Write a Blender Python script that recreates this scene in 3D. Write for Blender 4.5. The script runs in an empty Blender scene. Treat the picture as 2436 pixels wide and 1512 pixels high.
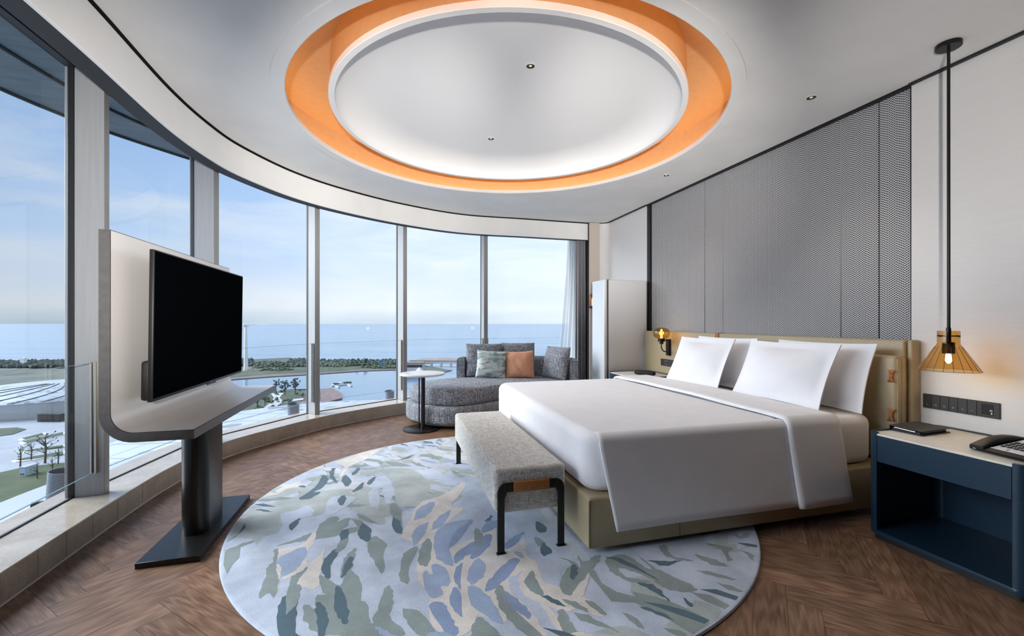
import bpy, bmesh, math, random
from mathutils import noise as mnoise
from mathutils import Vector, Matrix
PI = math.pi
rnd = random.Random(7)
sc = bpy.context.scene
COL = sc.collection
# ------------------------------------------------------------------ frames
F = 1045.0; CX = 1218.0; CY = 765.0; H = 1.2          # focal length and principal point in pixels, eye height
A = math.radians(15.3)
N = (math.cos(A), math.sin(A)); U = (-math.sin(A), math.cos(A))
def W(s, t, z=0.0): return Vector((s*N[0]+t*U[0], s*N[1]+t*U[1], z))
def ST(x, y): return (x*N[0]+y*N[1], x*U[0]+y*U[1])
def G(x, y, z=0.0):                                   # photo measurement -> point of the plane at height z
    d = (H-z)*F/(y-CY)
    return ((x-CX)/F*d, d)
OFF = {}
# ------------------------------------------------------------------ materials
def new_mat(name):
    m = bpy.data.materials.new(name); m.use_nodes = True
    return m, m.node_tree.nodes, m.node_tree.links, m.node_tree.nodes['Principled BSDF']
def pm(name, col, rough=0.5, metal=0.0, spec=0.5, coat=0.0, emit=None, estr=0.0, sheen=0.0, trans=0.0, ior=1.45):
    m, n, l, b = new_mat(name)
    b.inputs['Base Color'].default_value = (*col, 1)
    b.inputs['Roughness'].default_value = rough
    b.inputs['Metallic'].default_value = metal
    b.inputs['Specular IOR Level'].default_value = spec
    b.inputs['Coat Weight'].default_value = coat
    b.inputs['Sheen Weight'].default_value = sheen
    b.inputs['Transmission Weight'].default_value = trans
    b.inputs['IOR'].default_value = ior
    if emit:
        b.inputs['Emission Color'].default_value = (*emit, 1); b.inputs['Emission Strength'].default_value = estr
    return m
def nd(n, t, **k):
    x = n.new(t)
    for a, v in k.items(): setattr(x, a, v)
    return x
def math_n(n, l, op, a, b=None, c=None):
    x = n.new('ShaderNodeMath'); x.operation = op
    for i, v in enumerate((a, b, c)):
        if v is None: continue
        if isinstance(v, (int, float)): x.inputs[i].default_value = v
        else: l.new(v, x.inputs[i])
    return x.outputs[0]
def ramp(n, l, fac, stops, interp='LINEAR'):
    r = n.new('ShaderNodeValToRGB'); r.color_ramp.interpolation = interp
    el = r.color_ramp.elements
    while len(el) > 1: el.remove(el[0])
    el[0].position = stops[0][0]; el[0].color = (*stops[0][1], 1)
    for p, c in stops[1:]:
        e = el.new(p); e.color = (*c, 1)
    l.new(fac, r.inputs[0]); return r.outputs[0]
def tex_coords(n, l, scale=(1, 1, 1), rot=(0, 0, 0), out='Object'):
    tc = n.new('ShaderNodeTexCoord'); mp = n.new('ShaderNodeMapping')
    mp.inputs['Scale'].default_value = scale; mp.inputs['Rotation'].default_value = rot
    l.new(tc.outputs[out], mp.inputs[0]); return mp.outputs[0]
def noise(n, l, vec, scale, detail=3, rough=0.5, dist=0.0):
    x = n.new('ShaderNodeTexNoise'); x.inputs['Scale'].default_value = scale
    x.inputs['Detail'].default_value = detail; x.inputs['Roughness'].default_value = rough
    x.inputs['Distortion'].default_value = dist
    l.new(vec, x.inputs['Vector']); return x.outputs[0]
def bump(n, l, b, h, strength=0.2, dist=0.01):
    x = n.new('ShaderNodeBump'); x.inputs['Strength'].default_value = strength
    x.inputs['Distance'].default_value = dist
    l.new(h, x.inputs['Height']); l.new(x.outputs[0], b.inputs['Normal'])
def mat_noise(name, c0, c1, scale, rough=0.6, stretch=(1, 1, 1), detail=4, bmp=0.0, lo=0.35, hi=0.65, **k):
    m = pm(name, c0, rough, **k); n, l = m.node_tree.nodes, m.node_tree.links; b = n['Principled BSDF']
    v = tex_coords(n, l, stretch); f = noise(n, l, v, scale, detail)
    l.new(ramp(n, l, f, [(lo, c0), (hi, c1)]), b.inputs['Base Color'])
    if bmp: bump(n, l, b, f, bmp, 0.005)
    return m
def mat_weave(name, c0, c1, c2, period, bmp=0.4, rough=0.9):
    # basket weave: threads along both directions with irregular dark and light slubs
    m = pm(name, c0, rough, spec=0.2, sheen=0.1); n, l = m.node_tree.nodes, m.node_tree.links; b = n['Principled BSDF']
    tc = n.new('ShaderNodeTexCoord'); src = tc.outputs['Object']
    cols = []
    for st in ((1, 1, 0.12), (0.12, 1, 1), (1, 0.12, 1)):
        mp = n.new('ShaderNodeMapping'); mp.inputs['Scale'].default_value = st; l.new(src, mp.inputs[0])
        cols.append(noise(n, l, mp.outputs[0], 1.0/period, 2, 0.6))
    a = math_n(n, l, 'ADD', math_n(n, l, 'ADD', cols[0], cols[1]), cols[2])
    a = math_n(n, l, 'MULTIPLY', a, 1/3)
    l.new(ramp(n, l, a, [(0.40, c0), (0.50, c1), (0.60, c2)]), b.inputs['Base Color'])
    bump(n, l, b, a, bmp, 0.003)
    return m
M = {}
M['ceil'] = mat_noise('ceiling_paint', (0.74, 0.735, 0.72), (0.78, 0.775, 0.76), 3.0, 0.85)
M['white_paint'] = mat_noise('pelmet_paint', (0.80, 0.79, 0.77), (0.83, 0.82, 0.80), 4.0, 0.7)
M['wall_paper'] = mat_noise('silk_wallcovering', (0.665, 0.65, 0.635), (0.685, 0.67, 0.655), 6.0, 0.55, stretch=(1, 1, 14), detail=5)
M['wall_timber'] = mat_noise('dark_walnut_panelling', (0.06, 0.036, 0.022), (0.09, 0.055, 0.035), 6, 0.5, stretch=(1, 1, 0.1))  # finish of the unseen walls, made dark to cut bounced light
M['wall_beige'] = mat_noise('beige_linen_wallcovering', (0.55, 0.47, 0.40), (0.60, 0.52, 0.45), 40, 0.8, stretch=(1, 1, 6))
M['black'] = pm('black_trim', (0.012, 0.012, 0.013), 0.5)
M['dark_frame'] = pm('dark_bronze_frame', (0.02, 0.019, 0.018), 0.35, metal=0.3)
M['pocket'] = pm('curtain_pocket_dark', (0.02, 0.02, 0.022), 0.6)
M['alu'] = mat_noise('anodised_aluminium', (0.325, 0.328, 0.33), (0.35, 0.352, 0.352), 60, 0.55, stretch=(1, 1, 0.05), metal=0.2)
M['alu_warm'] = pm('brushed_champagne_channel', (0.50, 0.46, 0.40), 0.35, metal=0.8)
M['copper'] = mat_noise('copper_paint', (0.60, 0.345, 0.165), (0.63, 0.365, 0.18), 20, 0.55)
M['led'] = pm('warm_led_strip', (1, 0.7, 0.3), 0.5, emit=(1.0, 0.70, 0.34), estr=9.5)
M['ring_white'] = pm('ring_paint', (0.80, 0.79, 0.78), 0.7)
M['gun'] = mat_noise('brushed_gunmetal', (0.024, 0.023, 0.022), (0.032, 0.030, 0.029), 90, 0.29, stretch=(1, 1, 0.04), metal=0.6)
M['gun_light'] = mat_noise('brushed_bronze_edge', (0.15, 0.142, 0.135), (0.175, 0.165, 0.155), 30, 0.38, stretch=(1, 0.05, 1), metal=0.6)
M['champ'] = mat_noise('champagne_laminate', (0.74, 0.71, 0.675), (0.76, 0.73, 0.695), 200, 0.32, metal=0.12)
M['tv_screen'] = pm('tv_screen', (0.002, 0.0026, 0.0036), 0.3, spec=0.0)
M['tv_body'] = pm('tv_body', (0.010, 0.010, 0.011), 0.45)
M['leather_beige'] = mat_noise('olive_beige_leather', (0.375, 0.305, 0.19), (0.40, 0.33, 0.205), 120, 0.42, bmp=0.08)
M['leather_tan'] = mat_noise('tan_leather', (0.36, 0.135, 0.035), (0.43, 0.17, 0.05), 60, 0.5, bmp=0.1)
M['linen'] = mat_noise('white_cotton', (0.86, 0.86, 0.88), (0.89, 0.89, 0.91), 8, 0.85, bmp=0.10)
M['pillowcase'] = mat_noise('white_percale', (0.82, 0.82, 0.845), (0.85, 0.85, 0.87), 6, 0.85, bmp=0.15)
M['bench'] = mat_weave('oatmeal_tweed', (0.36, 0.335, 0.29), (0.60, 0.575, 0.53), (0.76, 0.74, 0.70), 0.0065)
M['sofa'] = mat_weave('charcoal_blue_tweed', (0.095, 0.102, 0.125), (0.25, 0.26, 0.295), (0.50, 0.49, 0.47), 0.011)
M['rust'] = mat_weave('terracotta_linen', (0.60, 0.285, 0.165), (0.70, 0.345, 0.21), (0.78, 0.42, 0.27), 0.006, 0.2)
M['stone_white'] = mat_noise('white_stone', (0.76, 0.73, 0.69), (0.82, 0.79, 0.75), 9, 0.22)
M['night_top'] = mat_noise('cream_stone_top', (0.70, 0.66, 0.59), (0.76, 0.72, 0.65), 12, 0.3, stretch=(1, 6, 1))
M['navy'] = mat_noise('navy_lacquer', (0.009, 0.028, 0.054), (0.011, 0.033, 0.062), 80, 0.35)
M['plastic_black'] = pm('black_plastic', (0.014, 0.014, 0.015), 0.5, spec=0.3)
M['plate_dark'] = pm('anthracite_plate', (0.040, 0.039, 0.038), 0.42, metal=0.2)
M['grey_fabric_black'] = mat_noise('black_speaker_cloth', (0.006, 0.006, 0.006), (0.02, 0.02, 0.02), 300, 0.8)
M['folder'] = mat_noise('black_grained_leather', (0.022, 0.022, 0.023), (0.032, 0.032, 0.033), 250, 0.5, bmp=0.15)
M['paper'] = pm('white_paper', (0.75, 0.75, 0.74), 0.7)
M['phone_face'] = pm('phone_white_faceplate', (0.72, 0.73, 0.76), 0.35)
M['icon'] = pm('pale_grey_print', (0.55, 0.55, 0.53), 0.5)
M['red_print'] = pm('red_print', (0.30, 0.02, 0.03), 0.5)
M['fridge_side'] = pm('white_enamel', (0.72, 0.73, 0.745), 0.38)
M['fridge_door'] = pm('white_glass_door', (0.78, 0.82, 0.84), 0.08, coat=0.5)
M['chrome'] = pm('chrome', (0.7, 0.68, 0.66), 0.2, metal=1.0)
M['drape'] = mat_noise('charcoal_drape', (0.27, 0.27, 0.285), (0.34, 0.34, 0.355), 150, 0.9, stretch=(1, 1, 0.2), sheen=0.2)
M['white_metal'] = pm('white_painted_metal', (0.75, 0.77, 0.79), 0.5)
M['lamp_dark'] = pm('oil_rubbed_bronze', (0.02, 0.019, 0.018), 0.35, metal=0.6)
M['bulb'] = pm('warm_filament', (1, 0.8, 0.5), 0.4, emit=(1.0, 0.62, 0.25), estr=22.0)
M['bulb_soft'] = pm('warm_frosted_tube', (1, 0.85, 0.6), 0.4, emit=(1.0, 0.72, 0.36), estr=1.5)
M['spot_glow'] = pm('downlight_lamp', (1, 0.9, 0.7), 0.4, emit=(1.0, 0.75, 0.42), estr=0.35)
M['reflector'] = pm('downlight_reflector', (0.10, 0.085, 0.06), 0.25, metal=0.9)
M['concrete'] = mat_noise('light_grey_concrete', (0.40, 0.41, 0.43), (0.46, 0.47, 0.48), 2, 0.8)
M['soffit'] = mat_noise('teal_grey_soffit', (0.050, 0.075, 0.088), (0.085, 0.12, 0.137), 3, 0.5, stretch=(1, 6, 1))
M['ext_white'] = mat_noise('pale_metal_cladding', (0.34, 0.38, 0.42), (0.37, 0.41, 0.45), 1.5, 0.55)
M['flood'] = mat_noise('grey_floodlight_body', (0.17, 0.19, 0.23), (0.22, 0.24, 0.28), 120, 0.6)
# sheer: translucent cloth
m, n, l, b = new_mat('white_sheer'); M['sheer'] = m
out = n['Material Output']; tr = n.new('ShaderNodeBsdfTransparent'); df = n.new('ShaderNodeBsdfTranslucent'); d2 = n.new('ShaderNodeBsdfDiffuse')
df.inputs[0].default_value = (0.85, 0.84, 0.81, 1); d2.inputs[0].default_value = (0.82, 0.80, 0.77, 1)
ad = n.new('ShaderNodeMixShader'); l.new(df.outputs[0], ad.inputs[1]); l.new(d2.outputs[0], ad.inputs[2])
mx = n.new('ShaderNodeMixShader'); ad.inputs[0].default_value = 0.2; mx.inputs[0].default_value = 0.52
l.new(tr.outputs[0], mx.inputs[1]); l.new(ad.outputs[0], mx.inputs[2]); l.new(mx.outputs[0], out.inputs[0]); n.remove(b)
def glass(name, tint, refl=1.0, ior=1.45):
    m, n, l, b = new_mat(name); out = n['Material Output']; n.remove(b)
    tr = n.new('ShaderNodeBsdfTransparent'); tr.inputs[0].default_value = (*tint, 1)
    gl = n.new('ShaderNodeBsdfGlossy'); gl.inputs['Roughness'].default_value = 0.0
    lw = n.new('ShaderNodeLayerWeight'); lw.inputs[0].default_value = 0.5
    f = math_n(n, l, 'MULTIPLY', math_n(n, l, 'ADD', math_n(n, l, 'MULTIPLY', math_n(n, l, 'POWER', lw.outputs['Facing'], 5.0), 0.94), 0.05), refl)
    mx = n.new('ShaderNodeMixShader'); l.new(f, mx.inputs[0]); l.new(tr.outputs[0], mx.inputs[1]); l.new(gl.outputs[0], mx.inputs[2])
    l.new(mx.outputs[0], out.inputs[0]); return m
M['glass'] = glass('window_glass', (0.94, 0.975, 0.99), 0.7)
M['rail_glass'] = glass('balustrade_glass', (0.955, 0.98, 0.985), 0.5)
M['rail_edge'] = pm('polished_glass_edge', (0.20, 0.30, 0.34), 0.2)
M['amber'] = glass('amber_glass', (0.84, 0.62, 0.30), 1.0)
M['amber_edge'] = pm('amber_glass_ridge', (0.20, 0.09, 0.02), 0.2)
# marble sill, with slab joints along its run (UV x is metres along the run)
m = pm('beige_marble', (0.5, 0.45, 0.38), 0.10, spec=0.9); M['marble'] = m
n, l = m.node_tree.nodes, m.node_tree.links; b = n['Principled BSDF']
v = tex_coords(n, l); f1 = noise(n, l, v, 5, 8, 0.6, 0.6); f2 = noise(n, l, v, 16, 6, 0.65, 2.0)
veins = ramp(n, l, f2, [(0.47, (0, 0, 0)), (0.5, (1, 1, 1)), (0.53, (0, 0, 0))])
base = ramp(n, l, f1, [(0.3, (0.38, 0.32, 0.255)), (0.7, (0.52, 0.455, 0.38))])
mix = n.new('ShaderNodeMix'); mix.data_type = 'RGBA'; mix.inputs[0].default_value = 0.25
l.new(math_n(n, l, 'MULTIPLY', veins, 0.35), mix.inputs[0]); l.new(base, mix.inputs[6]); mix.inputs[7].default_value = (0.66, 0.60, 0.53, 1)
l.new(mix.outputs[2], b.inputs['Base Color'])
# oak planks: UV along the plank, vertex colour carries the plank's own tone
m = pm('smoked_oak_planks', (0.2, 0.1, 0.06), 0.40, spec=0.4); M['oak'] = m
n, l = m.node_tree.nodes, m.node_tree.links; b = n['Principled BSDF']
uv = n.new('ShaderNodeTexCoord'); vc = n.new('ShaderNodeVertexColor'); vc.layer_name = 'tone'
sep = n.new('ShaderNodeSeparateColor'); l.new(vc.outputs[0], sep.inputs[0])
mp = n.new('ShaderNodeMapping'); mp.inputs['Scale'].default_value = (0.8, 11.0, 1.0); l.new(uv.outputs['UV'], mp.inputs[0])
g1 = noise(n, l, mp.outputs[0], 4.0, 6, 0.6, 1.2)
mp2 = n.new('ShaderNodeMapping'); mp2.inputs['Scale'].default_value = (2.0, 60.0, 1.0); l.new(uv.outputs['UV'], mp2.inputs[0])
g2 = noise(n, l, mp2.outputs[0], 3.0, 3, 0.7, 0.2)
wv = n.new('ShaderNodeTexWave'); wv.wave_type = 'RINGS'; wv.rings_direction = 'Y'
wv.inputs['Scale'].default_value = 2.2; wv.inputs['Distortion'].default_value = 9.0; wv.inputs['Detail'].default_value = 3; wv.inputs['Detail Scale'].default_value = 1.2
l.new(mp.outputs[0], wv.inputs[0])
gg = math_n(n, l, 'ADD', math_n(n, l, 'MULTIPLY', g1, 0.55), math_n(n, l, 'MULTIPLY', g2, 0.30))
gg = math_n(n, l, 'ADD', gg, math_n(n, l, 'MULTIPLY', wv.outputs[1], 0.15))
cc = ramp(n, l, gg, [(0.28, (0.112, 0.056, 0.031)), (0.5, (0.225, 0.126, 0.076)), (0.72, (0.35, 0.215, 0.14))])
hs = n.new('ShaderNodeHueSaturation'); l.new(cc, hs.inputs['Color']); l.new(math_n(n, l, 'ADD', math_n(n, l, 'MULTIPLY', sep.outputs[0], 0.34), 0.86), hs.inputs['Value'])
l.new(hs.outputs[0], b.inputs['Base Color'])
bump(n, l, b, gg, 0.12, 0.002)
# houndstooth woven wall panel (object x = along the wall, z = up)
m = pm('black_white_chevron_weave', (0.5, 0.5, 0.5), 0.7); M['chevron'] = m
n, l = m.node_tree.nodes, m.node_tree.links; b = n['Principled BSDF']
tc = n.new('ShaderNodeTexCoord'); sx = n.new('ShaderNodeSeparateXYZ'); l.new(tc.outputs['Object'], sx.inputs[0])
ty, tz = sx.outputs[1], sx.outputs[2]
P = 0.0104
cell = math_n(n, l, 'FLOOR', math_n(n, l, 'DIVIDE', ty, P))
tri = math_n(n, l, 'PINGPONG', cell, 5.0)
zz = math_n(n, l, 'DIVIDE', math_n(n, l, 'ADD', tz, math_n(n, l, 'MULTIPLY', tri, 0.0062)), 0.0156)
fz = math_n(n, l, 'FRACT', zz)
fy = math_n(n, l, 'FRACT', math_n(n, l, 'DIVIDE', ty, P))
m1 = math_n(n, l, 'LESS_THAN', math_n(n, l, 'ABSOLUTE', math_n(n, l, 'SUBTRACT', fz, 0.5)), 0.285)
m2 = math_n(n, l, 'LESS_THAN', math_n(n, l, 'ABSOLUTE', math_n(n, l, 'SUBTRACT', fy, 0.5)), 0.43)
mk = math_n(n, l, 'MULTIPLY', m1, m2)
l.new(ramp(n, l, mk, [(0.0, (0.58, 0.58, 0.585)), (1.0, (0.035, 0.035, 0.04))], 'CONSTANT'), b.inputs['Base Color'])
for e in n:
    if e.type == 'VALTORGB': e.color_ramp.elements[1].position = 0.5
# cloud printed cushion
m = pm('sea_cloud_print', (0.6, 0.65, 0.65), 0.85, sheen=0.1); M['cloud'] = m
n, l = m.node_tree.nodes, m.node_tree.links; b = n['Principled BSDF']
v = tex_coords(n, l, (1, 1, 2.2)); f = noise(n, l, v, 9, 6, 0.6, 0.4)
l.new(ramp(n, l, f, [(0.38, (0.20, 0.29, 0.30)), (0.48, (0.40, 0.50, 0.50)), (0.54, (0.62, 0.66, 0.64)), (0.62, (0.74, 0.73, 0.69))]), b.inputs['Base Color'])
# rug piles
def pile(name, c):
    m = pm(name, c, 0.95, spec=0.1, sheen=0.25); n, l = m.node_tree.nodes, m.node_tree.links; b = n['Principled BSDF']
    v = tex_coords(n, l); f = noise(n, l, v, 4, 3, 0.6); f2 = noise(n, l, v, 170, 2, 0.7)
    a = math_n(n, l, 'ADD', math_n(n, l, 'MULTIPLY', f, 0.75), math_n(n, l, 'MULTIPLY', f2, 0.25))
    d = tuple(x*0.80 for x in c); e = tuple(min(1, x*1.16) for x in c)
    l.new(ramp(n, l, a, [(0.38, d), (0.62, e)]), b.inputs['Base Color']); bump(n, l, b, f2, 0.5, 0.004); return m
RUG = {'L': pile('pale_lavender_pile', (0.49, 0.55, 0.66)), 'G': pile('sage_grey_pile', (0.245, 0.295, 0.285)),
       'T': pile('deep_teal_pile', (0.065, 0.12, 0.155)), 'C': pile('cream_pile', (0.68, 0.63, 0.585)),
       'B': pile('cornflower_pile', (0.315, 0.40, 0.56)), 'D': pile('slate_blue_pile', (0.235, 0.315, 0.48)),
       'P': pile('pale_grey_pile', (0.55, 0.58, 0.62)), 'S': pile('pale_sage_pile', (0.40, 0.445, 0.44))}
# ------------------------------------------------------------------ mesh helpers
def box(bm, x0, x1, y0, y1, z0, z1, bev=0.0, seg=2, mat=None):
    r = bmesh.ops.create_cube(bm, size=1.0)
    vs = r['verts']
    for v in vs:
        v.co = Vector(((x0+x1)/2+v.co.x*(x1-x0), (y0+y1)/2+v.co.y*(y1-y0), (z0+z1)/2+v.co.z*(z1-z0)))
    if mat is not None:
        for v in vs: v.co = mat @ v.co
    if bev > 0:
        es = list({e for v in vs for e in v.link_edges})
        bmesh.ops.bevel(bm, geom=es, offset=bev, segments=seg, profile=0.5, affect='EDGES')
    return bm
def prism(bm, pts, z0, z1, bev=0.0, seg=2, mat=None):
    vs0 = [bm.verts.new((p[0], p[1], z0)) for p in pts]; vs1 = [bm.verts.new((p[0], p[1], z1)) for p in pts]
    k = len(pts)
    f0 = bm.faces.new(vs0[::-1]); f1 = bm.faces.new(vs1)
    for i in range(k): bm.faces.new((vs0[i], vs0[(i+1) % k], vs1[(i+1) % k], vs1[i]))
    if bev > 0:
        es = list(f1.edges)+list(f0.edges)
        bmesh.ops.bevel(bm, geom=es, offset=bev, segments=seg, profile=0.5, affect='EDGES')
    if mat is not None:
        for v in bm.verts: v.co = mat @ v.co
    return bm
def lathe(bm, prof, c=(0, 0, 0), n=48, mat=None, closed=False):
    rings = []
    for r, z in prof:
        ring = []
        for i in range(n):
            a = 2*PI*i/n; p = Vector((r*math.cos(a), r*math.sin(a), z))
            if mat is not None: p = mat @ p
            ring.append(bm.verts.new(p+Vector(c)))
        rings.append(ring)
    pairs = list(zip(rings[:-1], rings[1:]))
    if closed: pairs.append((rings[-1], rings[0]))
    for a, b in pairs:
        for i in range(n): bm.faces.new((a[i], a[(i+1) % n], b[(i+1) % n], b[i]))
    if not closed:
        if prof[0][0] > 1e-6 and prof[0][0] < 1e3: bm.faces.new(rings[0][::-1]) if CAP[0] else None
        if CAP[0]: bm.faces.new(rings[-1])
    return bm
CAP = [True]
def open_lathe(bm, prof, c=(0, 0, 0), n=48, mat=None, closed=False):
    CAP[0] = False; lathe(bm, prof, c, n, mat, closed); CAP[0] = True; return bm
def tube(bm, pts, r, n=12, closed=False):
    pts = [Vector(p) for p in pts]; rings = []; up = Vector((0.13, 0.21, 1)).normalized()
    k = len(pts)
    for i, p in enumerate(pts):
        if closed: d = pts[(i+1) % k]-pts[i-1]
        else: d = pts[min(i+1, k-1)]-pts[max(i-1, 0)]
        d.normalize(); a = d.cross(up)
        if a.length < 1e-3: a = d.cross(Vector((1, 0, 0)))
        a.normalize(); b = d.cross(a)
        rr = r[i] if isinstance(r, (list, tuple)) else r
        rings.append([bm.verts.new(p+a*(rr*math.cos(2*PI*j/n))+b*(rr*math.sin(2*PI*j/n))) for j in range(n)])
    pr = list(zip(rings[:-1], rings[1:]))
    if closed: pr.append((rings[-1], rings[0]))
    for a, b in pr:
        for j in range(n): bm.faces.new((a[j], a[(j+1) % n], b[(j+1) % n], b[j]))
    if not closed: bm.faces.new(rings[0][::-1]); bm.faces.new(rings[-1])
    return bm
def spline(pts, m=8, closed=False):
    P = [Vector((*p, 0)) if len(p) == 2 else Vector(p) for p in pts]; k = len(P); o = []
    rng = range(k) if closed else range(k-1)
    for i in rng:
        p1, p2 = P[i], P[(i+1) % k]
        p0 = P[i-1] if (closed or i > 0) else p1*2-p2
        p3 = P[(i+2) % k] if (closed or i+2 < k) else p2*2-p1
        for j in range(m):
            t = j/m
            o.append(0.5*((2*p1)+(p2-p0)*t+(2*p0-5*p1+4*p2-p3)*t*t+(3*p1-p0-3*p2+p3)*t**3))
    if not closed: o.append(P[-1])
    return o
def offset(pts, d, closed=False):                    # to the left of the direction of travel
    o = []; k = len(pts)
    for i in range(k):
        a = pts[i-1] if (closed or i > 0) else pts[i]; b = pts[(i+1) % k] if (closed or i < k-1) else pts[i]
        t = (b-a); t.z = 0; t.normalize(); o.append(Vector((pts[i].x-t.y*d, pts[i].y+t.x*d, pts[i].z)))
    return o
def grid(bm, rows, closed_u=False):
    V = [[bm.verts.new(p) for p in r] for r in rows]
    for i in range(len(V)-1):
        k = len(V[i])
        for j in range(k if closed_u else k-1):
            bm.faces.new((V[i][j], V[i][(j+1) % k], V[i+1][(j+1) % k], V[i+1][j]))
    return V
def ribbon(bm, path, prof):                          # sweep a closed (side, z) profile along a plan path
    rows = []
    for i in range(len(path)):
        a = path[max(i-1, 0)]; b = path[min(i+1, len(path)-1)]
        t = (b-a); t.z = 0; t.normalize(); nx, ny = -t.y, t.x
        rows.append([Vector((path[i].x+nx*p[0], path[i].y+ny*p[0], p[1])) for p in prof])
    V = grid(bm, rows, True)
    bm.faces.new(V[0][::-1]); bm.faces.new(V[-1])
    return bm
def shell(bm, po, pi_, z0, z1):                        # open band between an outer and an inner plan path
    ring = [[bm.verts.new((p[0], p[1], z)) for p in pp] for pp in (po, pi_) for z in (z0, z1)]
    a0, a1, b0, b1 = ring
    for q, r in ((a0, a1), (a1, b1), (b1, b0), (b0, a0)):
        for i in range(len(q)-1): bm.faces.new((q[i], q[i+1], r[i+1], r[i]))
    bm.faces.new((a0[0], a1[0], b1[0], b0[0])); bm.faces.new((a0[-1], b0[-1], b1[-1], a1[-1])); return bm
def rrect(x0, x1, y0, y1, r, seg=6):
    o = []
    for cx, cy, a0 in ((x1-r, y1-r, 0), (x0+r, y1-r, 90), (x0+r, y0+r, 180), (x1-r, y0+r, 270)):
        for i in range(seg+1):
            a = math.radians(a0+90*i/seg); o.append((cx+r*math.cos(a), cy+r*math.sin(a)))
    return o
def soft_prism(bm, outline, z0, z1, r, n=6, crown=0.0):   # upholstered block with rounded top and bottom edges
    P = [Vector((p[0], p[1], 0)) for p in outline]; rows = []
    c = sum(P, Vector())/len(P)
    for i in range(n+1):
        a = PI/2*i/n; o = offset(P, r*(1-math.sin(a)), True)
        rows.append([Vector((p.x, p.y, z0+r*(1-math.cos(a)))) for p in o])
    for i in range(n+1):
        a = PI/2*i/n; o = offset(P, r*(1-math.cos(a)), True)
        rows.append([Vector((p.x, p.y, z1-r*(1-math.sin(a)))) for p in o])
    base = offset(P, r, True)
    for f in (0.75, 0.45, 0.15):
        rows.append([Vector((c.x+(p.x-c.x)*f, c.y+(p.y-c.y)*f, z1+crown*(1-f*f))) for p in base])
    V = grid(bm, rows, True)
    bm.faces.new(V[0][::-1]); bm.faces.new(V[-1]); return bm
def cushion(bm, w, h, t, mat, flange=0.0, n=22, sag=0.06, seed=0, pw=2.6):
    # w wide (x), h high (z), t thick (y); edges pulled in, corners kept
    R = random.Random(seed); ph = [R.uniform(0, 6.28) for _ in range(6)]
    fr = []; bk = []
    for side, store in ((1, fr), (-1, bk)):
        for i in range(n+1):
            row = []
            for j in range(n+1):
                u = -1+2*j/n; v = -1+2*i/n
                uu = math.sin(u*PI/2)*0.5+u*0.5; vv = math.sin(v*PI/2)*0.5+v*0.5
                x = uu*(w/2)*(1-sag*(1-vv*vv)); z = vv*(h/2)*(1-sag*(1-uu*uu))
                fu = max(0.0, 1-abs(uu*w/2)/(w/2-flange) if flange else 1-abs(uu)); fv = max(0.0, 1-abs(vv*h/2)/(h/2-flange) if flange else 1-abs(vv))
                th = (1-(1-min(1, fu))**pw)*(1-(1-min(1, fv))**pw)
                th = th**(0.85 if flange else 0.62)
                wr = 0.006*math.sin(5*uu+ph[0])*math.sin(4*vv+ph[1])+0.003*math.sin(11*uu+ph[2]+6*vv)
                y = side*(t/2*th+wr*th+0.004)
                row.append(Vector((x, y, z)))
            store.append(row)
    def mk(rows):
        return [[bm.verts.new(mat @ p) for p in r] for r in rows]
    Fv, Bv = mk(fr), mk(bk)
    for i in range(n):
        for j in range(n):
            bm.faces.new((Fv[i][j], Fv[i+1][j], Fv[i+1][j+1], Fv[i][j+1])); bm.faces.new((Bv[i][j], Bv[i][j+1], Bv[i+1][j+1], Bv[i+1][j]))
    ring = [(0, j) for j in range(n)]+[(i, n) for i in range(n)]+[(n, j) for j in range(n, 0, -1)]+[(i, 0) for i in range(n, 0, -1)]
    for a, b in zip(ring, ring[1:]+ring[:1]):
        bm.faces.new((Fv[a[0]][a[1]], Fv[b[0]][b[1]], Bv[b[0]][b[1]], Bv[a[0]][a[1]]))
    return bm
BM = bmesh.new
# ------------------------------------------------------------------ object helpers
def _obj(name, bm, mat, angle=38, smooth=True):
    bmesh.ops.recalc_face_normals(bm, faces=bm.faces)
    me = bpy.data.meshes.new(name); bm.to_mesh(me); bm.free()
    for x in (mat if isinstance(mat, (list, tuple)) else [mat]): me.materials.append(x)
    if smooth:
        me.polygons.foreach_set('use_smooth', [True]*len(me.polygons)); me.set_sharp_from_angle(angle=math.radians(angle))
    o = bpy.data.objects.new(name, me); COL.objects.link(o); return o
def thing(name, label, cat, o, rot=A, group=None, kind=None):
    e = bpy.data.objects.new(name, None); COL.objects.link(e); e.empty_display_size = 0.1
    e.location = W(*o) if rot == A else Vector(o); e.rotation_euler = (0, 0, rot)
    OFF[e] = Vector(o)
    if label: e['label'] = label; e['category'] = cat
    if group: e['group'] = group
    if kind: e['kind'] = kind
    return e
def part(name, bm, mat, root, label=None, **k):      # bm is given in the frame of the room (s, t, z) or the world
    off = OFF[root]
    for v in bm.verts: v.co -= off
    o = _obj(name, bm, mat, **k); o.parent = root; OFF[o] = off
    if label: o['label'] = label
    return o
def solo(name, bm, mat, label, cat, o, rot=A, group=None, kind=None, **k):
    for v in bm.verts: v.co -= Vector(o)
    x = _obj(name, bm, mat, **k); x.location = W(*o) if rot == A else Vector(o); x.rotation_euler = (0, 0, rot)
    if label: x['label'] = label; x['category'] = cat
    if group: x['group'] = group
    if kind: x['kind'] = kind
    OFF[x] = Vector(o)
    return x
def struct(name, bm, mat, o=(0, 0, 0), rot=A, **k): return solo(name, bm, mat, None, None, o, rot, kind='structure', **k)
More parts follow.
